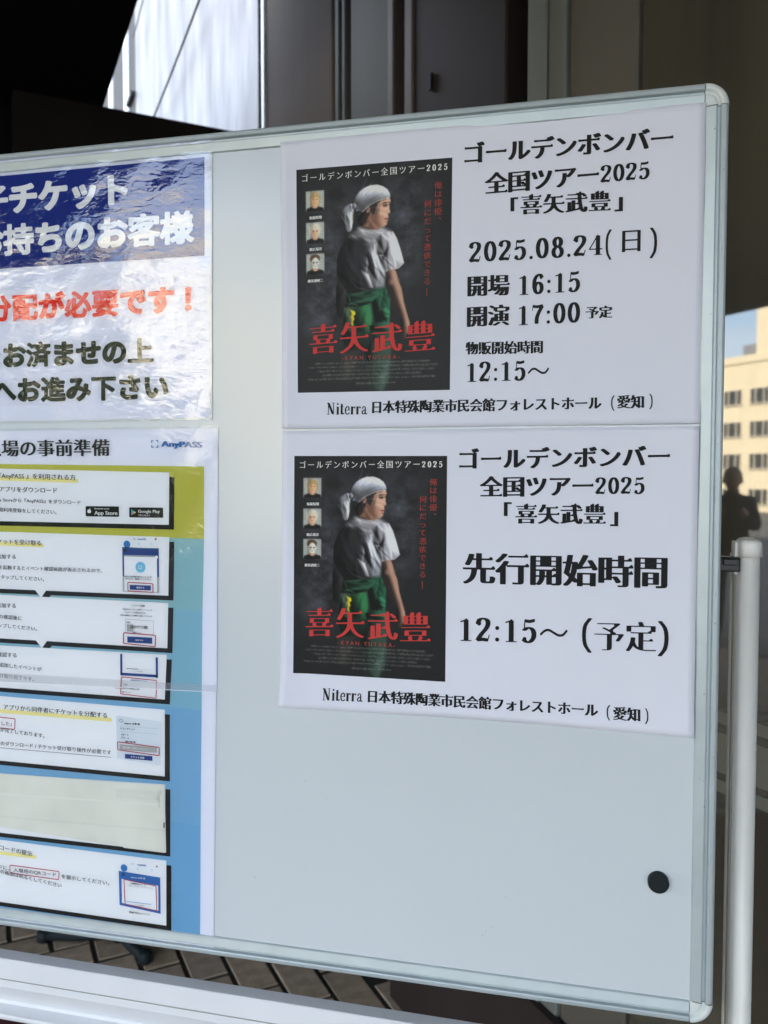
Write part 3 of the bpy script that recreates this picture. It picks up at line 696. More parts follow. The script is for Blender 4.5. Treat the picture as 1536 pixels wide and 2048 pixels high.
    solid([(650, 660), (704, 690), (726, 790), (764, 884), (746, 990), (690, 998), (636, 920), (604, 850), (612, 760)], (124, 126, 141), 6, .4, soft=26, nf=22, fl=(60, 150), fc=.8, fd=(.3, 1))
    solid([(582, 862), (636, 896), (670, 994), (640, 990), (604, 930)], (140, 142, 156), 4, 1.2, soft=12, a=.9); stroke([(500, 930), (556, 984), (640, 1012)], 4, (84, 86, 94), .7)
    solid([(686, 652), (720, 622), (764, 604), (810, 606), (838, 656), (862, 730), (890, 834), (850, 868), (800, 876), (756, 884), (738, 850), (704, 772), (684, 712)], (146, 147, 162), 7, .5, nf=26, fl=(50, 130), fc=.55, fd=(.3, 1))
    stroke([(690, 655), (684, 716), (700, 772), (744, 768)], 4, (190, 190, 204), .8); stroke([(694, 700), (704, 762), (724, 830)], 5, (74, 75, 84), .6, 6); stroke([(758, 883), (806, 876), (851, 867), (888, 834)], 4, (214, 214, 226), .9); stroke([(716, 770), (742, 850)], 8, (70, 71, 80), .6, 8)
    # near arm and hand
    solid([(758, 886), (822, 868), (840, 910), (850, 960), (872, 1010), (886, 1100), (908, 1180), (930, 1256), (934, 1300), (926, 1330), (910, 1340), (902, 1358), (884, 1366), (874, 1350), (868, 1320), (872, 1262), (856, 1200), (814, 1110), (782, 1030), (762, 960)], (98, 76, 69), 6, 1.3, tex=.2, nf=3, fl=(60, 120), fc=.15)
    poly([(758, 890), (784, 884), (800, 1000), (850, 1110), (880, 1220), (868, 1232), (812, 1112), (774, 1020)], (50, 38, 36), 22, .75)
    ell(802, 962, 16, 20, (160, 126, 112), 1.2, .55); ell(846, 970, 10, 26, (154, 120, 106), 1.2, .5, 20); stroke([(872, 1030), (886, 1110), (906, 1200)], 7, (160, 126, 112), .5, 8)
    for x0 in (880, 892, 904): stroke([(x0, 1290), (x0 - 6, 1352)], 2.5, (50, 38, 34), .8, 3)
    # neck, hair, face
    solid([(572, 536), (600, 500), (640, 470), (720, 556), (706, 588), (640, 580), (596, 566)], (122, 88, 76), 7, .9, tex=.1)
    stroke([(640, 520), (668, 574)], 10, (60, 42, 38), .7, 14); poly([(592, 544), (630, 530), (640, 565), (604, 562)], (160, 118, 100), 20, .6)
    solid([(640, 400), (720, 378), (784, 362), (794, 390), (787, 410), (786, 430), (784, 446), (790, 466), (788, 473), (777, 480), (774, 492), (779, 506), (773, 514), (777, 522), (768, 534), (768, 552), (752, 566), (724, 574), (700, 566), (668, 540), (640, 500)], (172, 136, 122), 8, .22, tex=.04)
    poly([(636, 410), (690, 398), (704, 440), (712, 500), (724, 572), (700, 568), (660, 535), (634, 480)], (92, 62, 54), 30, .8); ell(736, 462, 20, 22, (204, 160, 140), 1.2, .4); ell(722, 520, 20, 30, (150, 108, 94), 1.2, .5)
    poly([(724, 410), (744, 395), (772, 396), (770, 404), (748, 404)], (30, 22, 22), 4); poly([(776, 400), (792, 396), (790, 402), (778, 405)], (34, 24, 24), 3)
    ell(754, 420, 17, 8, (24, 17, 18), .5); ell(752, 413, 19, 5, (110, 74, 66), .9, .6); ell(783, 417, 6, 4.5, (28, 20, 20), .5); ell(749, 417, 3, 2, (210, 200, 196), .8, .8)
    stroke([(772, 424), (780, 452), (788, 466)], 3, (220, 180, 162), .7); stroke([(764, 474), (776, 478), (786, 473)], 3.5, (110, 70, 62), .8)
    poly([(748, 512), (764, 506), (778, 508), (778, 513), (760, 514)], (136, 66, 66), 3); poly([(750, 515), (776, 514), (774, 523), (760, 525)], (166, 88, 84), 3); stroke([(746, 514), (777, 513)], 2, (70, 32, 34), .9, 2); ell(762, 534, 12, 5, (120, 84, 74), 1, .6)
    solid([(552, 470), (580, 430), (610, 410), (690, 388), (722, 380), (704, 404), (690, 430), (682, 462), (672, 480), (656, 460), (640, 462), (628, 500), (612, 540), (590, 552), (566, 544), (556, 508)], (24, 20, 21), 5, 1.0, nf=18, fd=(-.3, 1), fl=(30, 70), fc=.9, soft=5)
    for k in range(9):
        q = 566 + 8 * k; stroke([(q + 16, 440), (q, 500), (q - 2, 552 - 3 * (k % 3) * 4)], 2.2, (70, 58, 54) if k % 3 == 0 else (10, 9, 10), .6, 3)
    for (x0, y0, x1, y1) in ((716, 384, 704, 470), (700, 388, 690, 480), (786, 364, 800, 398), (790, 366, 806, 386), (640, 470, 626, 530)): stroke([(x0, y0), ((x0 + x1) / 2 + 4, (y0 + y1) / 2), (x1, y1)], 3, (18, 15, 16), .85, 3)
    ell(632, 434, 13, 24, (158, 114, 98), .4, 1, -15); ell(630, 434, 6, 14, (84, 56, 50), .6, .8, -15); ell(628, 456, 5, 6, (170, 126, 110), .6); ell(606, 424, 3, 3, (214, 214, 224))
    # headscarf with its tied end
    solid([(530, 424), (533, 372), (548, 336), (572, 308), (608, 284), (650, 270), (700, 270), (738, 284), (768, 306), (784, 332), (790, 352), (787, 366), (760, 366), (730, 374), (690, 388), (650, 404), (616, 430), (590, 456), (572, 474), (548, 462)], (138, 142, 160), 10, 1.3, L=(.6, -.8), nf=0)
    for k in range(16):
        a_ = -1.25 + k * .105; x1, y1 = 548 + 230 * math.cos(a_), 440 + 230 * math.sin(a_); xm, ym = 548 + 120 * math.cos(a_ - .1), 440 + 120 * math.sin(a_ - .1)
        stroke([(548, 440), (xm, ym), (min(x1, 782), y1)], 3.5, (84, 87, 100) if k % 2 else (190, 194, 210), .32, 6)
    spk = (fine > .72) & (sd([(600, 300), (700, 276), (770, 320), (782, 360), (700, 376), (620, 410)]) < 0); C[spk] = C[spk] * .80
    stroke([(590, 452), (616, 430), (652, 404), (690, 388), (732, 374), (787, 367)], 4, (206, 209, 222), .8); stroke([(600, 462), (640, 420), (700, 394), (760, 376)], 5, (26, 22, 24), .7, 6)
    solid([(438, 470), (446, 432), (466, 408), (500, 388), (536, 394), (528, 420), (524, 470), (522, 520), (508, 580), (488, 586), (470, 560), (456, 530), (442, 500)], (136, 140, 156), 5, 1.2, nf=12, fd=(.2, 1), fl=(40, 90), fc=.7)
    solid([(516, 392), (540, 386), (550, 410), (538, 432), (518, 424)], (96, 99, 112), 3, 1.4)
    solid([(470, 470), (500, 440), (520, 452), (516, 560), (492, 584), (478, 540)], (170, 174, 190), 4, 1.1, nf=5, fd=(.1, 1), fl=(30, 70), fc=.5, a=.8)
    # three small portraits
    for k, (y0, hair) in enumerate(((278, (160, 136, 98)), (500, (190, 184, 176)), (720, (74, 56, 48)))):
        poly([(178, y0), (312, y0), (312, y0 + 148), (178, y0 + 148)], (150, 156, 160), 3)
        poly([(178, y0 + 148), (182, y0 + 122), (226, y0 + 108), (262, y0 + 108), (306, y0 + 122), (312, y0 + 148)], (20, 20, 22), 4)
        poly([(230, y0 + 96), (258, y0 + 96), (266, y0 + 116), (244, y0 + 124), (224, y0 + 116)], (196, 150, 124), 4)
        if k < 2: ell(244, y0 + 52, 41, 46, hair, .3); poly([(204, y0 + 50), (284, y0 + 50), (278, y0 + (108 if k == 0 else 78)), (258, y0 + 100), (230, y0 + 100), (210, y0 + (108 if k == 0 else 78))], hair, 6)
        else: ell(242, y0 + 34, 38, 30, hair, .15)
        ell(244, y0 + 66, 28, 38, (206, 158, 132) if k < 2 else (214, 212, 208), .12)
        if k < 2: poly([(214, y0 + 26), (276, y0 + 24), (272, y0 + 56), (252, y0 + 44), (236, y0 + 56), (218, y0 + 52)], hair, 4)
        for sx in (-12, 13): ell(244 + sx, y0 + 62, 6 if k < 2 else 9, 3 if k < 2 else 5, (40, 30, 30), .4)
        stroke([(236, y0 + 88), (252, y0 + 88)], 3, (140, 70, 66)); stroke([(243, y0 + 66), (243, y0 + 76)], 2, (150, 110, 96), .8)
        if k == 2: stroke([(222, y0 + 84), (234, y0 + 74)], 3, (60, 60, 66)); stroke([(256, y0 + 76), (268, y0 + 84)], 3, (60, 60, 66))
    # rows of credits too small to read
    spk = r.random((PHN, PWN))
    for y0, xa, xb in ((1500, 235, 1080), (1528, 185, 1135), (1556, 255, 1120), (1584, 295, 1015), (1612, 185, 1120), (1650, 545, 835)):
        yc = y0 + 55 * (uu - .1); m = (np.abs(Y - yc) < 5.5) & (X > xa) & (X < xb)
        a = (m * np.clip(spk * 1.5 - .35, 0, 1) * .55)[..., None]; C[:] = C * (1 - a) + 150 * a
    for k, y0 in enumerate((278, 500, 720)):
        m = (np.abs(X - 245) < 66) & (np.abs(Y - y0 - 74) < 73); f_ = 1 - .30 * np.clip((244 - X) / 40, -.2, 1) * (np.abs(X - 244) < 36) + .22 * (fine - .5); C[m] = C[m] * f_[m][:, None]
    sm = np.stack([blur(C[..., i], 1) for i in range(3)], -1); C[:] = .62 * C + .38 * sm
    C *= (1 + .10 * (n - .5))[..., None]
    C += (r.random(C.shape) - .5) * 3
    return np.clip(C, 0, 255)
PAINT = paint()
def picture(sheet, P, lift, haze_lift):
    P = [np.array(p, float) for p in P]; u = np.linspace(0, 1, PWN)[None, :, None]; v = np.linspace(0, 1, PHN)[:, None, None]
    G = ((1 - v) * ((1 - u) * P[0] + u * P[1]) + v * ((1 - u) * P[3] + u * P[2])).reshape(-1, 2)
    idx = np.arange(PWN * PHN).reshape(PHN, PWN)
    F = np.stack([idx[:-1, :-1], idx[1:, :-1], idx[1:, 1:], idx[:-1, 1:]], -1).reshape(-1, 4)
    o = place(sheet, 'printed_picture', G, F.tolist(), M_PRINT, lift)
    C = (PAINT + haze_lift) / 255.0; Lc = np.where(C <= .04045, C / 12.92, ((C + .055) / 1.055) ** 2.4)
    Lc = np.clip(.78 * Lc / np.array(PW), .004, .8).reshape(-1, 3)
    a = o.data.color_attributes.new('print', 'FLOAT_COLOR', 'POINT'); a.data.foreach_set('color', np.concatenate([Lc, np.ones((len(Lc), 1))], 1).ravel())
    # lettering of the picture, laid out in its own unit square
    def uv(X, Y):
        uu = (X - 108) / 1112; vv = (Y - 120) / (1578 + 67 * uu)
        return tuple((1 - vv) * ((1 - uu) * P[0] + uu * P[1]) + vv * ((1 - uu) * P[3] + uu * P[2]))
    white = inkm(196, 200, 208); red = inkm(172, 56, 58); dred = inkm(136, 58, 56); l2 = lift + .00016
    wpx = (P[1][0] - P[0][0]) / 1112
    line(sheet, 'ゴールデンボンバー全国ツアー2025', ML, uv(150, 184), uv(1187, 179), white, l2, em=54 * wpx, emy=58 * wpx)
    for body, xc, y0, pitch, em in (('俺は俳優、', 1126, 308, 61, 56), ('何にだって憑依できる', 1053, 433, 60.5, 54)):
        VV, FF, b = [], [], 0
        for i, ch in enumerate(body):
            gl = glyph(ch, ML); yc = y0 + pitch * i
            for (gxx, gyy) in gl[1]:
                dx_, dy_ = (0, 0)
                if ch == '、': dx_, dy_ = .55, .5
                VV.append(uv(xc + (gxx - .5 + dx_) * em, yc - (gyy - .375 + dy_) * em))
            FF += [tuple(b + q for q in f) for f in gl[2]]; b += len(gl[1])
        place(sheet, 'lettering', VV, FF, dred, l2)
    quad(sheet, 'lettering', [uv(1049, 1028), uv(1054, 1028), uv(1054, 1084), uv(1049, 1084)], dred, l2)
    for ch, (xa, ya, xb, yb) in zip('喜矢武豊', ((195, 1218, 407, 1430), (425, 1225, 637, 1442), (663, 1248, 880, 1455), (898, 1252, 1115, 1466))):
        gl = glyph(ch, MBIG); v_ = gl[1]; ylo, yhi = v_[:, 1].min(), v_[:, 1].max()
        VV = [uv(xa + (q[0] - gl[3]) / (gl[4] - gl[3]) * (xb - xa), yb - (q[1] - ylo) / (yhi - ylo) * (yb - ya)) for q in v_]
        place(sheet, 'lettering', VV, gl[2], red, l2 + .00008)
    line(sheet, '-KYAN YUTAKA-', ('L', .006, .004), uv(440, 1474), uv(860, 1494), dred, l2, emy=48 * wpx) if False else small(sheet, '- K Y A N   Y U T A K A -', uv(860, 1496), 40 * wpx, dred, l2, L=uv(440, 1474))
    for nm, yc in (('鬼龍院翔', 466), ('歌広場淳', 688), ('樽美酒研二', 910)): small(sheet, nm, uv(293 if len(nm) == 4 else 300, yc), 23 * wpx, white, l2, bold=.05, L=uv(202 if len(nm) == 4 else 188, yc))

# ------------------------------------------------------------------ two printed notices
BLK = inkm(30, 31, 33); BLK2 = inkm(26, 26, 30)
def notice(name, label, P, fn, base, thick=.0003, nu=60, nv=44):
    c = ((P[0][0] + P[1][0]) / 2, 0, (P[0][1] + P[2][1]) / 2)
    root = thing(name, label, 'paper notice', c); sh = Sheet(root, base, fn)
    o = quad(sh, 'paper', P, M_PAPER, 0, nu, nv); o.data.polygons.foreach_set('use_smooth', [True] * len(o.data.polygons))
    s = o.modifiers.new('thickness', 'SOLIDIFY'); s.thickness = .00018; s.offset = -1
    return sh
def fn_top(x, z):
    u = (x - P1[0][0]) / .42; v = (P1[0][1] - z) / .297
    e = .0004 * (1 + math.sin(u * 7.0 + v * 2.0)) + .0003 * (1 + math.sin(v * 9 - u * 3))
    e += .0020 * max(0, u - .86) / .14 * max(0, math.sin(v * 6.5 + .3)) ** 2 + .0022 * max(0, .05 - u) / .05 * (.5 + .5 * math.sin(v * 9))
    e += .0030 * max(0, v - .93) / .07 * (.4 + .6 * math.sin(u * 5.5) ** 2) + .0025 * max(0, .05 - v) / .05 * (.3 + .7 * abs(math.sin(u * 4 + .5)))
    return e
def fn_bot(x, z):
    u = (x - P2[0][0]) / .42; v = (P2[0][1] - z) / .297
    e = .0004 * (1 + math.sin(u * 6.0 - v * 3.0)) + .0004 * (1 + math.sin(v * 7 + u * 2))
    e += .0016 * max(0, u - .88) / .12 * (.4 + .6 * math.sin(v * 4 + 1) ** 2) + .0035 * max(0, .06 - u) / .06 * (.3 + .7 * v)
    e += .0055 * max(0, v - .90) / .10 * (.5 + .5 * math.cos(u * 6.0)) ** 1
    return e
P1 = [(0.0000, 1.7642), (0.4197, 1.7634), (0.4196, 1.4651), (0.0009, 1.4650)]
P2 = [(0.0008, 1.4629), (0.4188, 1.4627), (0.4182, 1.1645), (-0.0028, 1.1671)]
s1 = notice('event_notice', 'upper white concert notice with the date 2025.08.24 beside a dark concert picture', P1, fn_top, .0004)
s2 = notice('event_notice', 'lower white concert notice with large bold 12:15 beside a dark concert picture', P2, fn_bot, .0004)
T1 = 'ゴールデンボンバー'; T2 = '全国ツアー2025'; T3 = '喜矢武豊'; T9 = 'Niterra 日本特殊陶業市民会館フォレストホール'
def bracket(sh, x, z, h, w, t, opening, m):
    if opening: Q = [(x, z + h / 2), (x + w, z + h / 2), (x + w, z + h / 2 - t * .5), (x + t, z + h / 2 - t * .5), (x + t, z - h / 2), (x, z - h / 2)]
    else: Q = [(x, z - h / 2), (x + w, z - h / 2), (x + w, z + h / 2), (x + w - t, z + h / 2), (x + w - t, z - h / 2 + t * .5), (x, z - h / 2 + t * .5)]
    ngon(sh, 'lettering', Q[::-1], m, .0004)
line(s1, T1, M_, (0.1932, 1.7363), (0.3916, 1.7346), BLK, em=.0226)
line(s1, T2, M_, (0.2138, 1.7051), (0.3703, 1.7066), BLK, em=.0226)
line(s1, T3, M_, (0.2490, 1.6820), (0.3352, 1.6796), BLK, em=.0205)
b0 = (0.2392, 1.6832); bracket(s1, b0[0], b0[1], .0135, .0075, .0038, True, BLK)
b0 = (0.3385, 1.6779); bracket(s1, b0[0], b0[1] - .002, .0135, .0078, .0038, False, BLK)
line(s1, '2025.08.24', M_, (0.1982, 1.6392), (0.3278, 1.6391), BLK, emy=.0275)
line(s1, '(', M_, (0.3306, 1.6389), (0.3362, 1.6386), BLK, emy=.029)
line(s1, '日', ('M', .012, .022), (0.3455, 1.6408), (0.3630, 1.6407), BLK, emy=.0245)
line(s1, ')', M_, (0.3713, 1.6378), (0.3781, 1.6379), BLK, emy=.029)
line(s1, '開場', M_, (0.1969, 1.6055), (0.2393, 1.6048), BLK, emy=.0225)
line(s1, '16:15', M_, (0.2486, 1.6043), (0.3070, 1.6052), BLK, emy=.0275)
line(s1, '開演', M_, (0.1965, 1.5751), (0.2390, 1.5752), BLK, emy=.0225)
line(s1, '17:00', M_, (0.2483, 1.5748), (0.3073, 1.5752), BLK, emy=.0275)
line(s1, '予定', MS_, (0.3125, 1.5740), (0.3379, 1.5739), BLK)
line(s1, '物販開始時間', ('M', .004, .050), (0.1952, 1.5436), (0.2721, 1.5425), BLK, emy=.0138)
line(s1, '12:15', M_, (0.1973, 1.5200), (0.2552, 1.5204), BLK, emy=.0275)
line(s1, '~', M_, (0.2576, 1.5198), (0.2781, 1.5202), BLK)
line(s1, 'Niterra', M_, (0.0498, 1.4859), (0.0937, 1.4856), BLK, emy=.0178)
line(s1, '日本特殊陶業市民会館フォレストホール', MS_, (0.0986, 1.4861), (0.3287, 1.4863), BLK, emy=.0140)
line(s1, '(', M_, (0.3376, 1.4861), (0.3409, 1.4860), BLK, emy=.015)
line(s1, '愛知', MS_, (0.3432, 1.4870), (0.3683, 1.4865), BLK, emy=.0140)
line(s1, ')', M_, (0.3729, 1.4869), (0.3762, 1.4868), BLK, emy=.015)
picture(s1, [(0.0170, 1.7349), (0.1811, 1.7339), (0.1796, 1.5023), (0.0178, 1.5028)], .00012, 9)  # raised blacks paint the reflection haze into this print
line(s2, T1, M_, (0.1896, 1.4318), (0.3930, 1.4343), BLK2, em=.0226)
line(s2, T2, M_, (0.2106, 1.4039), (0.3699, 1.4064), BLK2, em=.0226)
line(s2, T3, M_, (0.2464, 1.3769), (0.3342, 1.3774), BLK2, em=.0210)
b0 = (0.2349, 1.3828); bracket(s2, b0[0], b0[1] - .001, .0140, .0078, .0038, True, BLK2)
b0 = (0.3380, 1.3740); bracket(s2, b0[0], b0[1] - .001, .0140, .0078, .0038, False, BLK2)
line(s2, '先行開始時間', MB, (0.1938, 1.3211), (0.3923, 1.3218), BLK2, emy=.0345)
line(s2, '12:15', M_, (0.1915, 1.2588), (0.2682, 1.2605), BLK2, emy=.0335)
line(s2, '~', M_, (0.2716, 1.2596), (0.2986, 1.2603), BLK2, emy=.030)
line(s2, '(', M_, (0.3126, 1.2584), (0.3222, 1.2583), BLK2, emy=.0345)
line(s2, '予定', ('M', .022, .040), (0.3242, 1.2574), (0.3826, 1.2585), BLK2, emy=.0325)
line(s2, ')', M_, (0.3840, 1.2581), (0.3942, 1.2581), BLK2, emy=.0345)
line(s2, 'Niterra', M_, (0.0447, 1.1831), (0.0889, 1.1841), BLK2, emy=.0178)
line(s2, '日本特殊陶業市民会館フォレストホール', MS_, (0.0943, 1.1834), (0.3289, 1.1837), BLK2, emy=.0140)
line(s2, '(', M_, (0.3370, 1.1827), (0.3404, 1.1824), BLK2, emy=.015)
line(s2, '愛知', MS_, (0.3432, 1.1821), (0.3688, 1.1818), BLK2, emy=.0140)
line(s2, ')', M_, (0.3730, 1.1816), (0.3763, 1.1813), BLK2, emy=.015)
picture(s2, [(0.0137, 1.4362), (0.1773, 1.4354), (0.1762, 1.2030), (0.0116, 1.2034)], .00012, 0)

# ------------------------------------------------------------------ laminated ticket notice (blue banner)
def film(sh, P, lift, nu=80, nv=60, amp=.0005, seed=1, m=None):
    o = quad(sh, 'laminate_film', P, m or M_FILM, lift, nu, nv)
    r = np.random.default_rng(seed); ph = r.uniform(0, 6, 12)
    for v in o.data.vertices:
        x, z = v.co.x, v.co.z
        v.co.y += -amp * (.35 * math.sin(38 * x + ph[0] + 9 * z) + .3 * math.sin(61 * z + ph[1] + 23 * x) + .2 * math.sin(113 * x - 71 * z + ph[2]) + .15 * math.sin(190 * z + ph[3] - 40 * x))
    o.data.polygons.foreach_set('use_smooth', [True] * len(o.data.polygons)); return o
c = (-0.2778, 1.6368)
lam1 = thing('laminated_notice', 'laminated notice with a blue banner and red bold Japanese lettering, creased clear film', 'laminated notice', (c[0] - .1, 0, c[1]))
sh = Sheet(lam1, .0012)
XLp = -.40
tr, br_ = (-0.0804, 1.7755), (-0.0830, 1.4780); trf, brf = (-0.0778, 1.7766), (-0.0804, 1.4760)
quad(sh, 'paper', [(XLp + .005, tr[1] - .0015), tr, br_, (XLp + .005, br_[1])], M_PAPER_L, 0)
quad(sh, 'backing_film', [(XLp, trf[1]), trf, brf, (XLp, brf[1])], M_CAP, -.0004)
b1, b2 = (-0.0869, 1.7571), (-0.0879, 1.6525)
sh.base += 0
quad(sh, 'printed_banner', [(XLp + .012, b1[1]), b1, b2, (XLp + .012, b2[1])], inkm(28, 46, 128), .00015)
WHT = inkm(206, 209, 218); REDK = inkm(196, 44, 36); GRN = inkm(30, 40, 32)
def pitch_line(sh, body, style, Rr, pitch, z, m, emy, lift=.0003, emx=1.10):
    n = len(body); ex = emy * emx; g = glyph(body[-1], style); g0 = glyph(body[0], style)
    # ink bounds fixed by the pitch
    L_ = (Rr - (g[4] - .5) * ex) - (n - 1) * pitch + (g0[3] - .5) * ex
    return line(sh, body, style, (L_, z), (Rr, z), m, lift, em=ex, emy=emy)
r1 = (-0.1782, 1.7296); pitch_line(sh, '電子チケット', GBB, r1[0], .0386, r1[1] + .0008, WHT, .0355)
r1 = (-0.0999, 1.6842); pitch_line(sh, 'をお持ちのお客様', GBB, r1[0], .0392, r1[1], WHT, .0360)
r1 = (-0.1047, 1.6073); pitch_line(sh, '事前に分配が必要です', GBB, (-0.1237, 1.6082)[0], .0340, r1[1], REDK, .0305)
pitch_line(sh, '！', GB, (-0.1036, 1.6072)[0], .02, r1[1], REDK, .0305)
r1 = (-0.1495, 1.5531); pitch_line(sh, '分配をお済ませの上', GBB, r1[0], .0320, r1[1], GRN, .0290)
r1 = (-0.1319, 1.5132); pitch_line(sh, '入口へお進み下さい', GBB, r1[0], .0320, r1[1], GRN, .0290)
film(sh, [(XLp, trf[1]), trf, brf, (XLp, brf[1])], .0012, seed=2)

# ------------------------------------------------------------------ laminated preparation guide (two sheets joined by clear tape)
c = (-0.2865, 1.1666)
lam2 = thing('laminated_guide', 'tall laminated ticket app guide with yellow and blue panels, joined with clear tape', 'laminated notice', (c[0] - .1, 0, c[1]))
sh = Sheet(lam2, .0008)
q1, q2, q3 = (-0.0737, 1.4670), (-0.0785, 1.1790), (-0.0839, 0.8857)
jl = (-0.3531, 1.1734)
slp = (q2[1] - jl[1]) / (q2[0] - jl[0])
def zj(x): return jl[1] + (x - jl[0]) * slp
tl = (XLp, q1[1]); bl_ = (-0.3593, 0.8871)
zb = lambda x: bl_[1] + (x - bl_[0]) * (q3[1] - bl_[1]) / (q3[0] - bl_[0])
quad(sh, 'paper', [tl, q1, (q2[0] + .001, zj(q2[0])), (XLp, zj(XLp))], M_PAPER_L, .0002)
quad(sh, 'paper', [(XLp, zj(XLp) + .002), (q2[0], zj(q2[0]) + .002), q3, (XLp, zb(XLp))], M_PAPER_L, 0)
YG = inkm(158, 160, 72); BLU = [inkm(118, 158, 176), inkm(112, 156, 184), inkm(102, 148, 190), inkm(96, 146, 190)]
K = inkm(16, 18, 22); TX = inkm(34, 36, 44); HL = inkm(196, 192, 140); RED = inkm(150, 30, 52); NAVY = inkm(28, 56, 120); PAPW = inkm(194, 199, 216); GR = inkm(140, 146, 156); LB = inkm(96, 160, 196); LG = inkm(176, 184, 200)
def lx(a): return (XLp + .012, a[1])
a0, a1, a2, a3 = (-0.3475, 1.4287), (-0.0905, 1.4252), (-0.0912, 1.3457), (-0.3492, 1.3494)
ext = lambda p, q: (XLp + .012, p[1] + (q[1] - p[1]) * (XLp + .012 - p[0]) / (q[0] - p[0]))
quad(sh, 'print_yellow', [ext(a0, a1), a1, a2, ext(a3, a2)], YG, .0004)
lv = [(a3, a2), ((-0.3508, 1.2753), (-0.0938, 1.2661)), ((-0.3532, 1.1656), (-0.0960, 1.1556)), ((-0.3562, 1.0306), (-0.0984, 1.0255)), ((-0.3591, 0.8981), (-0.1002, 0.8944))]
for k in range(4):
    (p, q), (r_, t_) = lv[k], lv[k + 1]; quad(sh, 'print_blue', [ext(p, q), q, t_, ext(r_, t_)], BLU[k], .0004)
def pane(tlp, trp, brp, blp, sk=.0060, notch=None):
    """white text panel with its hard black drop edge"""
    e1, e2 = ext(tlp, trp), ext(blp, brp); d = np.array((.0060, -.0052))
    P = [np.array(e1), np.array(trp), np.array(brp)]
    if notch:
        def on(x): return np.array((x, e2[1] + (brp[1] - e2[1]) * (x - e2[0]) / (brp[0] - e2[0])))
        n1, n2, tip = notch
        P += [on(n2), np.array((tip, on(tip)[1] - .0085)), on(n1)]
    P += [np.array(e2)]
    ngon(sh, 'print_shadow_edge', [tuple(p) for p in ([np.array(e1) + d * (0, 1), np.array(trp) + d] + [p + d for p in P[2:-1]] + [P[-1] + d * (0, 1)])][::-1], K, .0006)
    ngon(sh, 'print_panel', [tuple(p) for p in P][::-1], PAPW, .0008)
nx1, nx2, ntp = (-0.3028, 1.2769)[0], (-0.2884, 1.2774)[0], (-0.2950, 1.2772)[0]
pane((-0.3476, 1.4234), (-0.1318, 1.4187), (-0.1330, 1.3608), (-0.3489, 1.3622))
pane((-0.3492, 1.3499), (-0.1326, 1.3472), (-0.1345, 1.2819), (-0.3507, 1.2830), notch=(nx1, nx2, ntp))
pane((-0.3508, 1.2759), (-0.1346, 1.2738), (-0.1364, 1.2229), (-0.3520, 1.2245), notch=(nx1, nx2, ntp))
pane((-0.3521, 1.2162), (-0.1371, 1.2156), (-0.1401, 1.1649), (-0.3532, 1.1662))
pane((-0.3534, 1.1561), (-0.1402, 1.1535), (-0.1411, 1.0775), (-0.3551, 1.0788))
pane((-0.3555, 1.0632), (-0.1406, 1.0684), (-0.1415, 0.9915), (-0.3570, 0.9919))
pane((-0.3572, 0.9834), (-0.1403, 0.9812), (-0.1412, 0.9060), (-0.3589, 0.9079))
LF = .0010
line(sh, '入場の事前準備', ('G', .012), (-0.3862, 1.4481), (-0.2050, 1.4468), TX, LF, emy=.0200) if False else small(sh, '入場の事前準備', (-0.2050, 1.4468), .0205, TX, LF, bold=.035)
LOGO = inkm(52, 98, 160)
small(sh, 'AnyPASS', (-0.0927, 1.4492), .0088, LOGO, LF, L=(-0.1405, 1.4507), bold=.10)
q = (-0.1490, 1.4503); w_ = .0042
for sx in (-1, 1):
    for sz in (-1, 1):
        x, z = q[0] + sx * w_, q[1] + sz * w_
        ngon(sh, 'print_logo', [(x, z), (x, z - sz * .0028), (x - sx * .0010, z - sz * .0028), (x - sx * .0010, z - sz * .0010), (x - sx * .0028, z - sz * .0010), (x - sx * .0028, z)], LOGO, LF)
def hl(a, b, h): quad(sh, 'print_highlight', [(a[0], a[1] + h / 2), (b[0], b[1] + h / 2), (b[0], b[1] - h / 2), (a[0], a[1] - h / 2)], HL, .0009)
def sl(px_r, px_l): return (px_r[1] - px_l[1]) / (px_r[0] - px_l[0])
hl((-0.3479, 1.4118), (-0.2447, 1.4091), .0045); small(sh, '『AnyPASS 』を利用される方', (-0.2479, 1.4131), .0071, TX, LF, slope=sl((-0.2479, 1.4131), (-0.3478, 1.4153)))
small(sh, 'アプリをダウンロード', (-0.2719, 1.3982), .0068, TX, LF, slope=sl((-0.2719, 1.3982), (-0.3481, 1.3996)))
small(sh, 'App StoreまたはGoogle Play Storeから『AnyPASS』をダウンロード', (-0.2420, 1.3847), .0053, TX, LF, slope=sl((-0.2420, 1.3847), (-0.3484, 1.3873)))
small(sh, '新規利用登録をしてください。', (-0.2730, 1.3735), .0054, TX, LF, slope=sl((-0.2730, 1.3735), (-0.3487, 1.3757)))
def badge(a, b, big_, small_, big_up, smx):
    P = [a, (b[0], a[1] + (a[1] * 0)), b, (a[0], b[1])]
    ngon(sh, 'print_badge', rrect_pts([a, (b[0], a[1]), b, (a[0], b[1])], .0012)[::-1], K, .0010)
    h = a[1] - b[1]; x0 = a[0] + (b[0] - a[0]) * .27
    zc = (a[1] + b[1]) / 2
    if big_up: small(sh, big_, (b[0] - .004, zc + h * .14), h * .42, WHT, .0012, L=(x0, zc + h * .14), bold=.03); small(sh, small_, (x0 + smx, zc - h * .27), h * .22, WHT, .0012, L=(x0, zc - h * .27))
    else: small(sh, big_, (b[0] - .002, zc - h * .12), h * .52, WHT, .0012, L=(x0, zc - h * .12), bold=.03); small(sh, small_, (x0 + smx, zc + h * .28), h * .2, WHT, .0012, L=(x0, zc + h * .28))
a_, b_ = (-0.2357, 1.3807), (-0.1937, 1.3690); badge(a_, b_, 'App Store', 'Download on the', False, .0185)
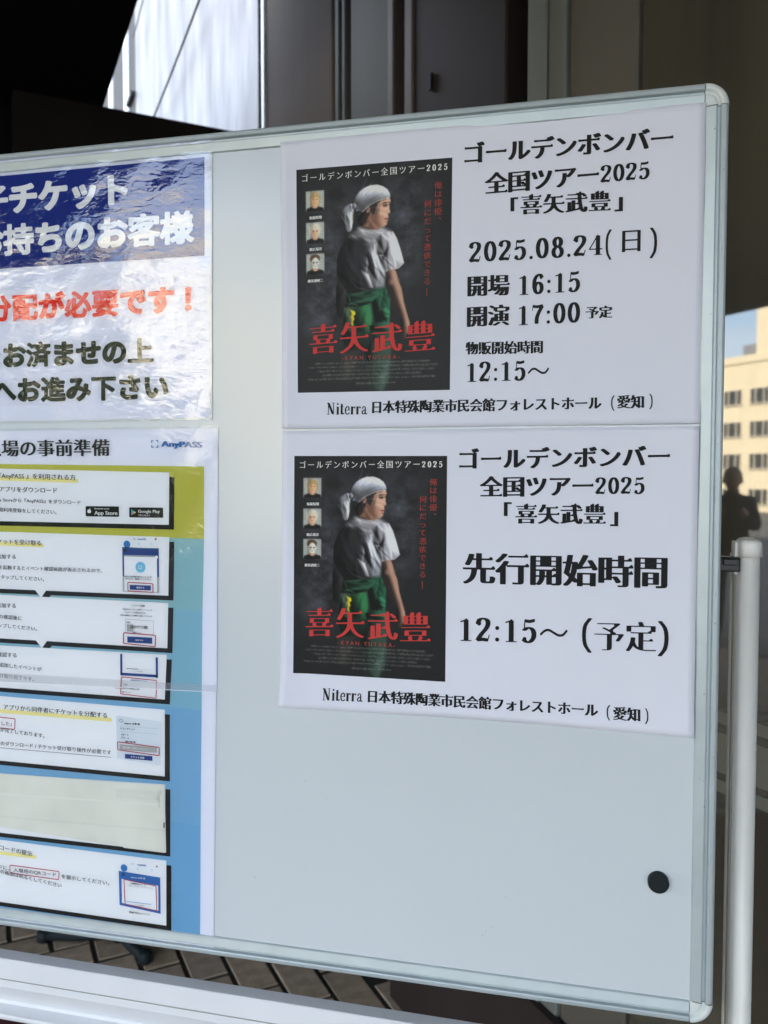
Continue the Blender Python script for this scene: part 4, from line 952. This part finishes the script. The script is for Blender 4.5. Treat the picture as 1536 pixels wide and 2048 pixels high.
cx_, cz_ = a_[0] + .0048, (a_[1] + b_[1]) / 2
disc(sh, 'print_logo', (cx_ - .0009, cz_), .0016, .0021, WHT, .0012); disc(sh, 'print_logo', (cx_ + .0008, cz_), .0015, .0021, WHT, .00125); disc(sh, 'print_logo', (cx_ + .0025, cz_ + .0004), .0007, .0008, K, .00135, 10)
ngon(sh, 'print_logo', [(cx_ + .0001, cz_ + .0020), (cx_ + .0005, cz_ + .0034), (cx_ + .0012, cz_ + .0036), (cx_ + .0009, cz_ + .0024)][::-1], WHT, .0012)
a_, b_ = (-0.1811, 1.3798), (-0.1396, 1.3685); badge(a_, b_, 'Google Play', 'で手に入れよう', True, .0140)
cx_, cz_ = a_[0] + .0055, (a_[1] + b_[1]) / 2
for P_, c_ in (([(-.0028, .0032), (.0002, 0), (-.0028, -.0032)], (70, 150, 200)), ([(-.0028, .0033), (.0012, .0012), (.0002, 0)], (80, 170, 110)), ([(-.0028, -.0033), (.0002, 0), (.0012, -.0012)], (190, 80, 80)), ([(.0012, .0012), (.0030, 0), (.0012, -.0012), (.0002, 0)], (206, 180, 80))):
    ngon(sh, 'print_logo', [(cx_ + x, cz_ + z) for x, z in P_][::-1], inkm(*c_), .0012)
hl((-0.3495, 1.3359), (-0.2906, 1.3347), .0045); small(sh, 'チケットを受け取る', (-0.2938, 1.3375), .0065, TX, LF, slope=sl((-0.2938, 1.3375), (-0.3495, 1.3388)))
small(sh, '①イベントを追加する', (-0.3274, 1.3211), .0060, TX, LF)
small(sh, 'アプリを起動するとイベント確認画面が表示されるので、', (-0.2159, 1.3077), .0053, TX, LF, slope=sl((-0.2159, 1.3077), (-0.3501, 1.3083)))
small(sh, '内容を確認しタップしてください。', (-0.2907, 1.2959), .0054, TX, LF, slope=sl((-0.2907, 1.2959), (-0.3504, 1.2971)))
small(sh, '②イベントを追加する', (-0.3286, 1.2637), .0060, TX, LF)
small(sh, 'イベント情報の確認後に', (-0.3209, 1.2494), .0055, TX, LF, slope=-.03)
small(sh, '追加するをタップしてください。', (-0.3010, 1.2379), .0055, TX, LF, slope=-.04)
small(sh, '③イベントを確認する', (-0.3288, 1.2055), .0060, TX, LF)
small(sh, '一覧画面に追加したイベントが', (-0.2959, 1.1907), .0055, TX, LF, slope=-.05)
small(sh, '表示されていれば受け取り完了です。', (-0.3064, 1.1784), .0055, TX, LF, slope=-.05)
hl((-0.3538, 1.1382), (-0.2064, 1.1374), .0045); small(sh, 'アプリから同伴者にチケットを分配する', (-0.2121, 1.1422), .0067, TX, LF, slope=sl((-0.2121, 1.1422), (-0.3537, 1.1436)))
ring(sh, 'print_outline', [(XLp + .04, (-0.3540, 1.1316)[1]), (-0.3317, 1.1307), (-0.3327, 1.1170), (XLp + .04, (-0.3543, 1.1178)[1])], .0010, .0020, RED, LF)
small(sh, '「受け取りが完了しました」', (-0.3372, 1.1238), .0055, TX, LF)
small(sh, '分配したチケットの受け取りが完了しております。', (-0.2935, 1.1127), .0056, TX, LF, slope=-.06)
small(sh, '※同伴者もアプリのダウンロード / チケット受け取り操作が必要です', (-0.2076, 1.0998), .0056, TX, LF, slope=sl((-0.2076, 1.0998), (-0.3547, 1.0999)))
u0, u1 = (-0.3548, 1.0945), (-0.2077, 1.0945); quad(sh, 'print_underline', [ext(u0, u1), u1, (u1[0], u1[1] - .0005), (ext(u0, u1)[0], ext(u0, u1)[1] - .0005)], TX, LF)
hl((-0.3576, 0.9676), (-0.3075, 0.9675), .0042); small(sh, 'QRコードの提示', (-0.3125, 0.9706), .0066, TX, LF, slope=-.09)
small(sh, '会場入口でスタッフに、', (-0.3443, 0.9497), .0056, TX, LF, slope=-.09)
ring(sh, 'print_outline', [(-0.3435, 0.9546), (-0.2766, 0.9541), (-0.2774, 0.9433), (-0.3437, 0.9443)], .0010, .0020, RED, LF)
small(sh, '入場用のQRコード', (-0.2813, 0.9494), .0056, TX, LF, L=(-0.3382, 0.9491))
small(sh, 'を提示してください。', (-0.2124, 0.9471), .0056, TX, LF, L=(-0.2741, 0.9484))
small(sh, '※スマートフォンの画面は明るくしてください', (-0.2743, 0.9371), .0056, TX, LF, slope=-.10)
# phone screens printed on the guide
def phone_lines(a, b, rows, m, em=.0022):
    for t, (xx, zz, tx) in enumerate(rows): small(sh, tx, (a[0] + (b[0] - a[0]) * xx, a[1] + (b[1] - a[1]) * zz), em, m, .0013, bold=.05)
A, B = (-0.1903, 1.3457), (-0.1454, 1.2838)
XY = lambda a, b: (lambda u, v: (a[0] + (b[0] - a[0]) * u, a[1] + (b[1] - a[1]) * v))
def header(f, top, blue, n=1.0):
    small(sh, 'AnyPASS', f(.66, top + .02), .0026, LOGO, .0012, bold=.06)
    q = f(.34, top + .02); ring(sh, 'print_logo', [(q[0] - .0012, q[1] + .0010), (q[0] + .0012, q[1] + .0010), (q[0] + .0012, q[1] - .0010), (q[0] - .0012, q[1] - .0010)], .0003, .0006, LOGO, .0012)
    disc(sh, 'print_icon', f(.92, top + .015), .0012, .0010, inkm(90, 40, 40), .0012, 12)
    disc(sh, 'print_icon', f(.13, top + .12), .0042, .0042, blue, .0011)
    for u in (.46, .80): ring(sh, 'print_icon', [f(u - .02, top + .085), f(u + .02, top + .085), f(u + .02, top + .12), f(u - .02, top + .12)], .0003, .0004, LB, .0012)
f = XY(A, B); header(f, 0.0, inkm(40, 104, 170))
ngon(sh, 'print_screen', [f(0, .17), f(1, .19), f(1, .98), f(0, .98)][::-1], NAVY, .0011); rect(sh, 'print_screen', f(0, .70), f(1, .985), GR, .00115)
rect(sh, 'print_screen', f(.05, .34), f(.95, .97), PAPW, .0013); rect(sh, 'print_screen', f(.05, .315), f(.90, .335), GR, .0013)
rect(sh, 'print_screen', f(.0, .18), f(1, .20), inkm(36, 80, 110), .0013)
disc(sh, 'print_icon', f(.08, .235), .0022, .0022, inkm(20, 34, 70), .0013, 16)
disc(sh, 'print_icon', f(.94, .34), .0018, .0018, WHT, .0015, 16)
disc(sh, 'print_icon', f(.50, .53), .0062, .0062, LB, .0015); q = f(.50, .53); ring(sh, 'print_icon', [(q[0] - .0022, q[1] + .0018), (q[0] + .0022, q[1] + .0018), (q[0] + .0022, q[1] - .0018), (q[0] - .0022, q[1] - .0018)], .0006, .0006, WHT, .0017)
small(sh, 'あなたが参加予定のイベントが', f(.80, .705), .0021, TX, .0015, bold=.06); small(sh, 'あります。確認してください。', f(.79, .745), .0021, TX, .0015, bold=.06)
rect(sh, 'print_button', f(.20, .855), f(.78, .945), NAVY, .0015); small(sh, '確認する', f(.60, .90), .0022, WHT, .0017, bold=.04)
ring(sh, 'print_outline', [f(.14, .80), f(.85, .815), f(.85, .985), f(.14, .975)], .0010, .0018, RED, .0018)
A, B = (-0.1888, 1.2705), (-0.1504, 1.2245); f = XY(A, B)
small(sh, 'イベント追加', f(.66, .02), .0022, TX, .0012, bold=.05)
for k, t in enumerate(('「追加する」ボタンを押すとイベントが', 'マイページに追加されます。', '内容を確認のうえ登録をお願いいたします')): small(sh, t, f((.90, .70, .90)[k], .12 + .075 * k), .00185, TX, .0012, bold=.03)
ring(sh, 'print_card', [f(.03, .36), f(.94, .38), f(.94, .72), f(.03, .70)], .0004, .0004, GR, .0011)
rect(sh, 'print_card', f(.08, .49), f(.29, .67), GR, .0012); small(sh, 'TEST', f(.20, .44), .0022, TX, .0012, bold=.05); small(sh, '2021年12月31日 開演', f(.75, .53), .0020, TX, .0012, bold=.06); small(sh, '会場のアリーナ入場口', f(.76, .57), .0020, TX, .0012, bold=.06); small(sh, '一般チケット', f(.55, .68), .0018, TX, .0012)
rect(sh, 'print_button', f(.09, .79), f(.89, .94), NAVY, .0012); small(sh, '追加する', f(.60, .865), .0022, WHT, .0014)
ring(sh, 'print_outline', [f(-.04, .69), f(1.02, .72), f(1.0, 1.02), f(-.05, .975)], .0010, .0020, RED, .0015)
A, B = (-0.1946, 1.2139), (-0.1480, 1.1669); f = XY(A, B)
for (u0_, u1_, v0_, v1_) in ((.0, .055, .0, .50), (.945, 1.0, .04, .53), (.0, 1.0, .455, .52)): rect(sh, 'print_screen', f(u0_, v0_), f(u1_, v1_), NAVY, .0012)
rect(sh, 'print_progress', f(.16, .34), f(.48, .352), TX, .0012); rect(sh, 'print_progress', f(.48, .345), f(.84, .350), GR, .0012); small(sh, 'コード有効時間', f(.60, .40), .0016, GR, .0012)
ring(sh, 'print_outline', [f(.02, .545), f(.98, .585), f(.95, 1.03), f(-.01, .98)], .0009, .0020, RED, .0014)
small(sh, '参加予定イベント', f(.72, .62), .0023, LOGO, .0013, bold=.05); small(sh, 'TEST', f(.20, .74), .0022, TX, .0013, bold=.05); small(sh, '2021年12月31日 19:00開演 会場', f(.50, .83), .0019, TX, .0013, bold=.05); small(sh, '一般チケット', f(.27, .92), .0018, TX, .0013)
A, B = (-0.2007, 1.1430), (-0.1446, 1.0898); f = XY(A, B)
ngon(sh, 'print_card', rrect_pts([f(0, .0), f(1, .06), f(.98, 1.0), f(.01, .93)], .001)[::-1], inkm(178, 188, 208), .0011)
ring(sh, 'print_icon', [f(.07, .06), f(.16, .065), f(.16, .145), f(.07, .14)], .0008, .0025, GR, .0013); small(sh, 'anypass 太郎 様', f(.53, .15), .0026, TX, .0013, bold=.05)
for vv_, tx_, ur in ((.27, 'テストチケット', .42), (.40, 'Aゲート', .28), (.47, 'アリーナ', .29), (.545, '1階/1列/1番', .43)): small(sh, tx_, f(ur, vv_), .0024, TX, .0013, bold=.05)
for vv_ in (.215, .335): rect(sh, 'print_rule', f(.07, vv_), f(.93, vv_ + .004), GR, .0013)
rect(sh, 'print_button', f(.07, .615), f(.90, .735), GR, .0013); small(sh, '受け取りが完了しました。', f(.70, .675), .0024, WHT, .0015)
ring(sh, 'print_outline', [f(.02, .555), f(.96, .605), f(.96, .80), f(.02, .745)], .0010, .0020, RED, .0016)
rect(sh, 'print_button', f(.19, .815), f(.80, .915), NAVY, .0013); small(sh, 'チケット詳細', f(.62, .865), .0025, WHT, .0015, bold=.04)
A, B = (-0.1999, 0.9754), (-0.1479, 0.9167); f = XY(A, B); header(f, .02, inkm(40, 104, 170))
ngon(sh, 'print_screen', [f(0, .21), f(1, .245), f(1, .96), f(.01, .89)][::-1], inkm(40, 92, 160), .0011)
disc(sh, 'print_icon', f(.11, .27), .0020, .0020, inkm(30, 60, 120), .0013, 14); small(sh, 'anypass 太郎 様', f(.64, .30), .0024, WHT, .0013)
ngon(sh, 'print_screen', [f(.07, .36), f(.95, .41), f(.95, .90), f(.07, .84)][::-1], PAPW, .0013)
small(sh, '入場用QRコード', f(.66, .425), .0024, TX, .0015, bold=.05); small(sh, '入場時にこのQRコードをご提示ください', f(.82, .475), .0015, GR, .0015)
rect(sh, 'print_progress', f(.18, .79), f(.78, .80), inkm(60, 130, 180), .0015); small(sh, 'コード有効時間', f(.60, .84), .0014, GR, .0015)
ring(sh, 'print_outline', [f(.12, .355), f(.91, .41), f(.92, .915), f(.14, .86)], .0009, .0020, RED, .0016)
small(sh, '参加予定のイベント', f(.74, 1.005), .0026, TX, .0012, bold=.04)
# cream paper stuck over one panel
cs = Sheet(lam2, .0022)
CP = [(-0.3568, 1.0637), (-0.1412, 1.0678), (-0.1402, 0.9910), (-0.1421, 0.9902), (-0.1927, 0.9908), (-0.1946, 0.9923), (-0.3584, 0.9924)]
o = ngon(cs, 'cover_paper', [(XLp + .015, CP[0][1] + .008)] + CP[:6] + [(XLp + .015, CP[6][1] + .008)], M_TAPE, 0); 
for v in (0,):
    pass
o.data.flip_normals(); sld = o.modifiers.new('t', 'SOLIDIFY'); sld.thickness = .0004; sld.offset = -1
M_TAPE2 = mat('cream paper patch', (.64, .645, .59), rough=.72, mottle=(18, .05))
quad(cs, 'cover_patch', [(-0.2013, 1.0580), (-0.1505, 1.0601), (-0.1507, 1.0503), (-0.2014, 1.0481)], M_TAPE2, .0004)
quad(cs, 'cover_patch', [(-0.3560, 1.0403), (-0.1427, 1.0465), (-0.1427, 1.0442), (-0.3560, 1.0379)], mat('pale crease', (.71, .71, .66), rough=.7), .0003)
quad(cs, 'cover_patch', [(-0.3566, 1.0131), (-0.1424, 1.0172), (-0.1424, 1.0149), (-0.3566, 1.0107)], M_TAPE2, .0003)
SM = inkm(120, 124, 136)
for a, b in (((-0.1493, 1.0625), (-0.1490, 1.0424)), ((-0.1462, 1.0616), (-0.1475, 1.0552)), ((-0.1475, 1.0563), (-0.1472, 1.0415)), ((-0.1450, 1.0623), (-0.1456, 1.0565)), ((-0.1506, 1.0549), (-0.1500, 1.0492))):
    quad(cs, 'pen_mark', [a, (a[0] + .0003, a[1]), (b[0] + .0003, b[1]), b], SM, .0005)
quad(cs, 'print_gap', [(-0.1427, 1.0252), (-0.1413, 1.0254), (-0.1416, 1.0190), (-0.1430, 1.0189)], K, .0005)
# clear tape over the joint
M_CT = mat('clear tape', (.60, .61, .65), rough=.2)
nt = M_CT.node_tree; nt.nodes['Principled BSDF'].inputs['Alpha'].default_value = .26
ts = Sheet(lam2, .0022)
t1, t2, t3, t4 = (-0.3528, 1.1835), (-0.0784, 1.1846), (-0.0785, 1.1773), (-0.3531, 1.1728)
quad(ts, 'clear_tape', [ext(t1, t2), t2, t3, ext(t4, t3)], M_CT, 0)
M_ED = mat('tape edge glint', (.85, .86, .9), rough=.15)
quad(ts, 'tape_edge', [(-0.3531, 1.1733), (-0.0785, 1.1777), (-0.0785, 1.1770), (-0.3531, 1.1727)], M_ED, .0003)
film(sh, [(XLp - .002, q1[1] + .0025), (q1[0] + .002, q1[1] + .0025), (q2[0] + .0016, zj(q2[0])), (XLp - .002, zj(XLp))], .0022, amp=.0005, seed=5, m=M_FILM2)
film(sh, [(XLp - .002, zj(XLp) - .0006), (q2[0] + .0005, zj(q2[0]) - .0006), (q3[0] + .0008, q3[1] - .0006), (XLp - .002, zb(XLp) - .0006)], .0022, amp=.0005, seed=6, m=M_FILM2)

# ------------------------------------------------------------------ things on the ground
# black folding stand lying behind the board
st = thing('tripod_stand', 'black tripod stand base on the pavers, seen under the whiteboard', 'stand', W(2.62, .66, 0))
ctr = W(2.515, .655, .045)
V, F = tube([ctr + Vector((0, 0, -.03)), ctr + Vector((0, 0, .62))], .013, 12); mesh('pole', V, F, M_BLACKP, st, smooth=True)
for tgt in (W(2.640, .858, .020), W(2.392, .602, .020), W(2.80, .50, .020)):
    V, F = tube([ctr, ctr.lerp(tgt, .5) - Vector((0, 0, .008)), tgt], [.017, .016, .015], 12); lg = mesh('leg', V, F, M_RUBBER, st, smooth=True)
    V, F = lathe(tgt.x, tgt.y, [(.014, .000), (.021, .006), (.021, .030), (.012, .038)], 16); mesh('foot', V, F, M_RUBBER, lg, smooth=True)
V, F = lathe(ctr.x, ctr.y, [(.02, .02), (.026, .03), (.026, .06), (.016, .075)], 16); mesh('hub', V, F, M_RUBBER, st, smooth=True)
# red mat under the tray
rm = thing('red_mat', 'dark red floor mat lying in front of the whiteboard stand', 'mat', (-.2, -.3, 0))
V, F = wbox(.95, 2.36, .775, 1.9, .002, .010)
mesh('mat_body', V, F, M_RED, rm)

# ------------------------------------------------------------------ across the square, seen in the glass and the film
def building(name, label, s0, s1, d, depth, z0, z1, m, wins, ww, wh, fl, cols):
    b = thing(name, label, 'building', W((s0 + s1) / 2, d, z0))
    mesh('wall', *wbox(s0, s1, d, d + depth, z0, z1), m, b); mesh('roof', *wbox(s0 + .3, s1 - .3, d + .3, d + depth - .3, z1 + .001, z1 + .4), M_ROOF, b)
    mesh('parapet', *wbox(s0 - .15, s1 + .15, d - .15, d - .001, z1 - .35, z1 + .35), m, b)
    def local(s, dd, z): return WD * s + WN * dd + Vector((0, 0, z))
    def mk(nm, parts, mm):
        V, F = [], []
        for (a, b_, c_, d_, e, f_) in parts:
            k = len(V); V += [tuple(local(s, q, z)) for s in (a, b_) for q in (c_, d_) for z in (e, f_)]; F += [tuple(k + i for i in t) for t in [(0, 1, 3, 2), (4, 6, 7, 5), (0, 4, 5, 1), (2, 3, 7, 6), (0, 2, 6, 4), (1, 5, 7, 3)]]
        me = bpy.data.meshes.new(nm); me.from_pydata(V, [], F); me.materials.append(mm); me.update(); return me
    h, w = wh / 2, ww / 2
    pane_m = mk('pane', [(-w, w, -.04, -.002, -h, h)], M_WIN)
    fr_m = mk('frame', [(-w - .06, w + .06, -.10, -.0015, h, h + .08), (-w - .10, w + .10, -.16, -.0015, -h - .1, -h), (-w - .06, -w, -.1, -.0015, -h, h), (w, w + .06, -.1, -.0015, -h, h), (-w * .52, -w * .40, -.1, -.041, -h, h), (w * .40, w * .52, -.1, -.041, -h, h)], M_WINF)
    for zc in wins:
        for s in cols:
            o = link('window', fr_m, b, W(s, d, zc)); p = link('pane', pane_m, o, W(s, d, zc)); 
    return b
b1_ = building('office_building', 'cream rendered office block with four rows of windows, sunlit across the square', 20, 120, 64, 12, -1.8, 12.6, M_FACADE, (9.06, 6.0, 2.97, -.36), 2.0, 1.35, 4, [53.2 + 3.07 * k for k in range(-9, 12)])
mesh('stair_tower', *wbox(48.0, 53.75, 64.02, 69, 12.97, 19), M_FACADE, b1_)
mesh('roof_tank', *wbox(55.2, 56.9, 66, 68, 13.0, 14.3), M_ROOF, b1_)
building('apartment_block', 'narrow pale yellow apartment tower beside the dark trees across the square', -10.6, -8.0, 40, 10, -1.8, 12.8, M_FACADE2, (11.0, 8.0, 5.0, 2.0), 1.0, 1.2, 4, [-9.3])
building('apartment_block', 'wide pale yellow apartment block with five columns of windows across the square', -27, -13.8, 40, 10, -1.8, 13.4, M_FACADE2, (11.2, 8.2, 5.2, 2.2), 1.6, 1.3, 4, [-25.4, -22.8, -20.2, -17.6, -15.0])
def tree(loc, h, r, label, seed):
    rr = np.random.default_rng(seed); t = thing('tree', label, 'tree', loc, 'trees across the square')
    L = Vector(loc); pts = [L, L + Vector((.1, 0, h * .3)), L + Vector((.0, .15, h * .55)), L + Vector((.1, .1, h * .9))]
    V, F = tube(pts, [.22, .17, .12, .03], 9)
    for k in range(6):
        a = rr.uniform(0, 6.28); p0 = L + Vector((0, 0, h * rr.uniform(.35, .6))); v2, f2 = tube([p0, p0 + Vector((math.cos(a) * r * .7, math.sin(a) * r * .7, h * .22))], [.08, .02], 6); b = len(V); V += v2; F += [tuple(b + i for i in q) for q in f2]
    mesh('trunk', V, F, M_BARK, t, smooth=True)
    n = 7000; ctr = []
    cl = [(rr.normal(0, r * .45), rr.normal(0, r * .45), rr.uniform(h * .22, h)) for _ in range(44)]
    V, F = [], []
    for i in range(n):
        c = cl[rr.integers(len(cl))]; p = np.array(c) + rr.normal(0, r * .17, 3); a = rr.normal(0, 1, 3); a /= np.linalg.norm(a); b = np.cross(a, rr.normal(0, 1, 3)); b /= np.linalg.norm(b); s_ = rr.uniform(.16, .36)
        k = len(V); P = np.array(L) + p; V += [tuple(P - a * s_), tuple(P + b * s_ * .5), tuple(P + a * s_), tuple(P - b * s_ * .5)]; F.append((k, k + 1, k + 2, k + 3))
    mesh('crown', V, F, M_LEAF, t)
for k, (s_, d_, h_, r_, lb) in enumerate(((-4.9, 30, 11.5, 2.6, 'broad dark tree nearest the narrow apartment tower'), (1.2, 31, 10.0, 3.0, 'rounded dark tree between two taller ones across the square'), (5.8, 30, 12.0, 3.4, 'tallest dark tree across the square'), (-12.2, 37, 11.5, .9, 'slim tree in the gap between the two apartment buildings'), (-10.6, 29, 6.0, 1.0, 'small tree in front of the narrow apartment tower'))):
    tree(W(s_, d_, -1.8), h_, r_, lb, 11 + k)
hd = []
V, F = [], []; rr = np.random.default_rng(40)  # unseen leaf screen added to hide the bright street from the film
for i in range(9000):
    P = np.array(W(rr.uniform(-11.5, 8), rr.uniform(25.2, 26.6), rr.uniform(-1.78, 1.5 + rr.normal(0, .15)))); a = rr.normal(0, 1, 3); a /= np.linalg.norm(a); b = np.cross(a, rr.normal(0, 1, 3)); b /= np.linalg.norm(b); q = rr.uniform(.10, .24); k = len(V)
    V += [tuple(P - a * q), tuple(P + b * q * .6), tuple(P + a * q), tuple(P - b * q * .6)]; F.append((k, k + 1, k + 2, k + 3))
o = mesh('added_hedge', V, F, M_LEAF, None, loc=W(-2, 26, -1.8)); o['label'] = 'long dark leafy screen added before the trees to darken the film reflection'; o['category'] = 'added_hedge'
# a visitor standing under the canopy, mirrored in the dark glass
def person(base, face, label):
    t = thing('person', label, 'person', base); B = Vector(base); f = Vector(face).normalized(); r_ = Vector((f.y, -f.x, 0))
    def P(x, y, z): return tuple(r_ * x + f * y + Vector((0, 0, z)))
    N = {'pel': (0, 0, .86, .145), 'wai': (0, 0, 1.0, .165), 'che': (0, .01, 1.15, .18), 'nek': (0, 0, 1.30, .062), 'hed0': (0, .01, 1.36, .06),
         'shl': (-.15, 0, 1.235, .065), 'ell': (-.20, .04, 1.00, .062), 'wrl': (-.11, .20, 1.10, .04), 'shr': (.15, 0, 1.235, .065), 'elr': (.20, .04, 1.00, .062), 'wrr': (.11, .20, 1.10, .04),
         'hpl': (-.09, 0, .80, .095), 'knl': (-.10, .02, .44, .062), 'anl': (-.10, -.01, .08, .045), 'tol': (-.11, .13, .035, .036), 'hpr': (.09, 0, .80, .095), 'knr': (.10, .02, .44, .062), 'anr': (.10, -.01, .08, .045), 'tor': (.11, .13, .035, .036)}
    E_ = [('pel', 'wai'), ('wai', 'che'), ('che', 'nek'), ('nek', 'hed0'), ('che', 'shl'), ('shl', 'ell'), ('ell', 'wrl'), ('che', 'shr'), ('shr', 'elr'), ('elr', 'wrr'), ('pel', 'hpl'), ('hpl', 'knl'), ('knl', 'anl'), ('anl', 'tol'), ('pel', 'hpr'), ('hpr', 'knr'), ('knr', 'anr'), ('anr', 'tor')]
    ks = list(N); me = bpy.data.meshes.new('body'); me.from_pydata([P(*N[k][:3]) for k in ks], [(ks.index(a), ks.index(b)) for a, b in E_], []); me.materials.append(M_CLOTH)
    o = link('body', me, t, B); sk = o.modifiers.new('skin', 'SKIN'); sk.use_smooth_shade = True
    for i, k in enumerate(ks): me.skin_vertices[0].data[i].radius = (N[k][3], N[k][3] * (.8 if k in ('pel', 'wai', 'che') else 1)); me.skin_vertices[0].data[i].use_root = (k == 'pel')
    sb = o.modifiers.new('sub', 'SUBSURF'); sb.levels = 2; sb.render_levels = 2
    def blob(nm, c, rad, m, par):
        bm = bmesh.new(); bmesh.ops.create_uvsphere(bm, u_segments=20, v_segments=14, radius=1)
        for v in bm.verts:
            q = v.co; n_ = 1 + (.10 if q.z < -.2 else 0) * q.y; v.co = Vector(P(c[0] + q.x * rad[0] * (1 - .18 * max(0, -q.z)), c[1] + q.y * rad[1] * n_, c[2] + q.z * rad[2]))
        mm = bpy.data.meshes.new(nm); bm.to_mesh(mm); bm.free(); mm.materials.append(m); mm.polygons.foreach_set('use_smooth', [True] * len(mm.polygons)); return link(nm, mm, par, B)
    hd = blob('head', (0, .02, 1.43), (.075, .092, .112), M_SKIN, t)
    blob('nose', (0, .115, 1.42), (.011, .015, .02), M_SKIN, hd); blob('hair', (0, .0, 1.455), (.084, .098, .10), M_HAIR, t)
    for sx in (-1, 1):
        blob('ear', (sx * .078, .01, 1.425), (.012, .02, .03), M_SKIN, hd); blob('eye', (sx * .03, .10, 1.445), (.012, .008, .007), M_HAIR, hd); 
        hnd = blob('hand', (sx * .105, .31, 1.14), (.028, .045, .04), M_SKIN, t)
        for k in range(5):
            v2, f2 = tube([P(sx * (.105 - .012), .33 + .0 * k, 1.11 + .018 * k), P(sx * .075, .35, 1.11 + .018 * k), P(sx * .055, .338, 1.112 + .018 * k)], [.009, .008, .006], 8)
            V = [tuple(B + Vector(q)) for q in v2]; mesh('finger', V, f2, M_SKIN, hnd, loc=B, smooth=True)
    ph = mesh('phone', [tuple(B + Vector(P(x, y, z))) for x in (-.075, .075) for y in (.335, .343) for z in (1.10, 1.175)], [(0, 1, 3, 2), (4, 6, 7, 5), (0, 4, 5, 1), (2, 3, 7, 6), (0, 2, 6, 4), (1, 5, 7, 3)], M_BLACKP, None, loc=B + Vector(P(0, .34, 1.14)))
    ph['label'] = 'black phone held up in both hands by the person under the canopy'; ph['category'] = 'phone'
Wp = W(5.27, 5.1, -.04)
person(tuple(Wp), tuple(W(0.9, 0, 0) - Wp), 'person in dark clothes standing under the canopy holding up a phone')
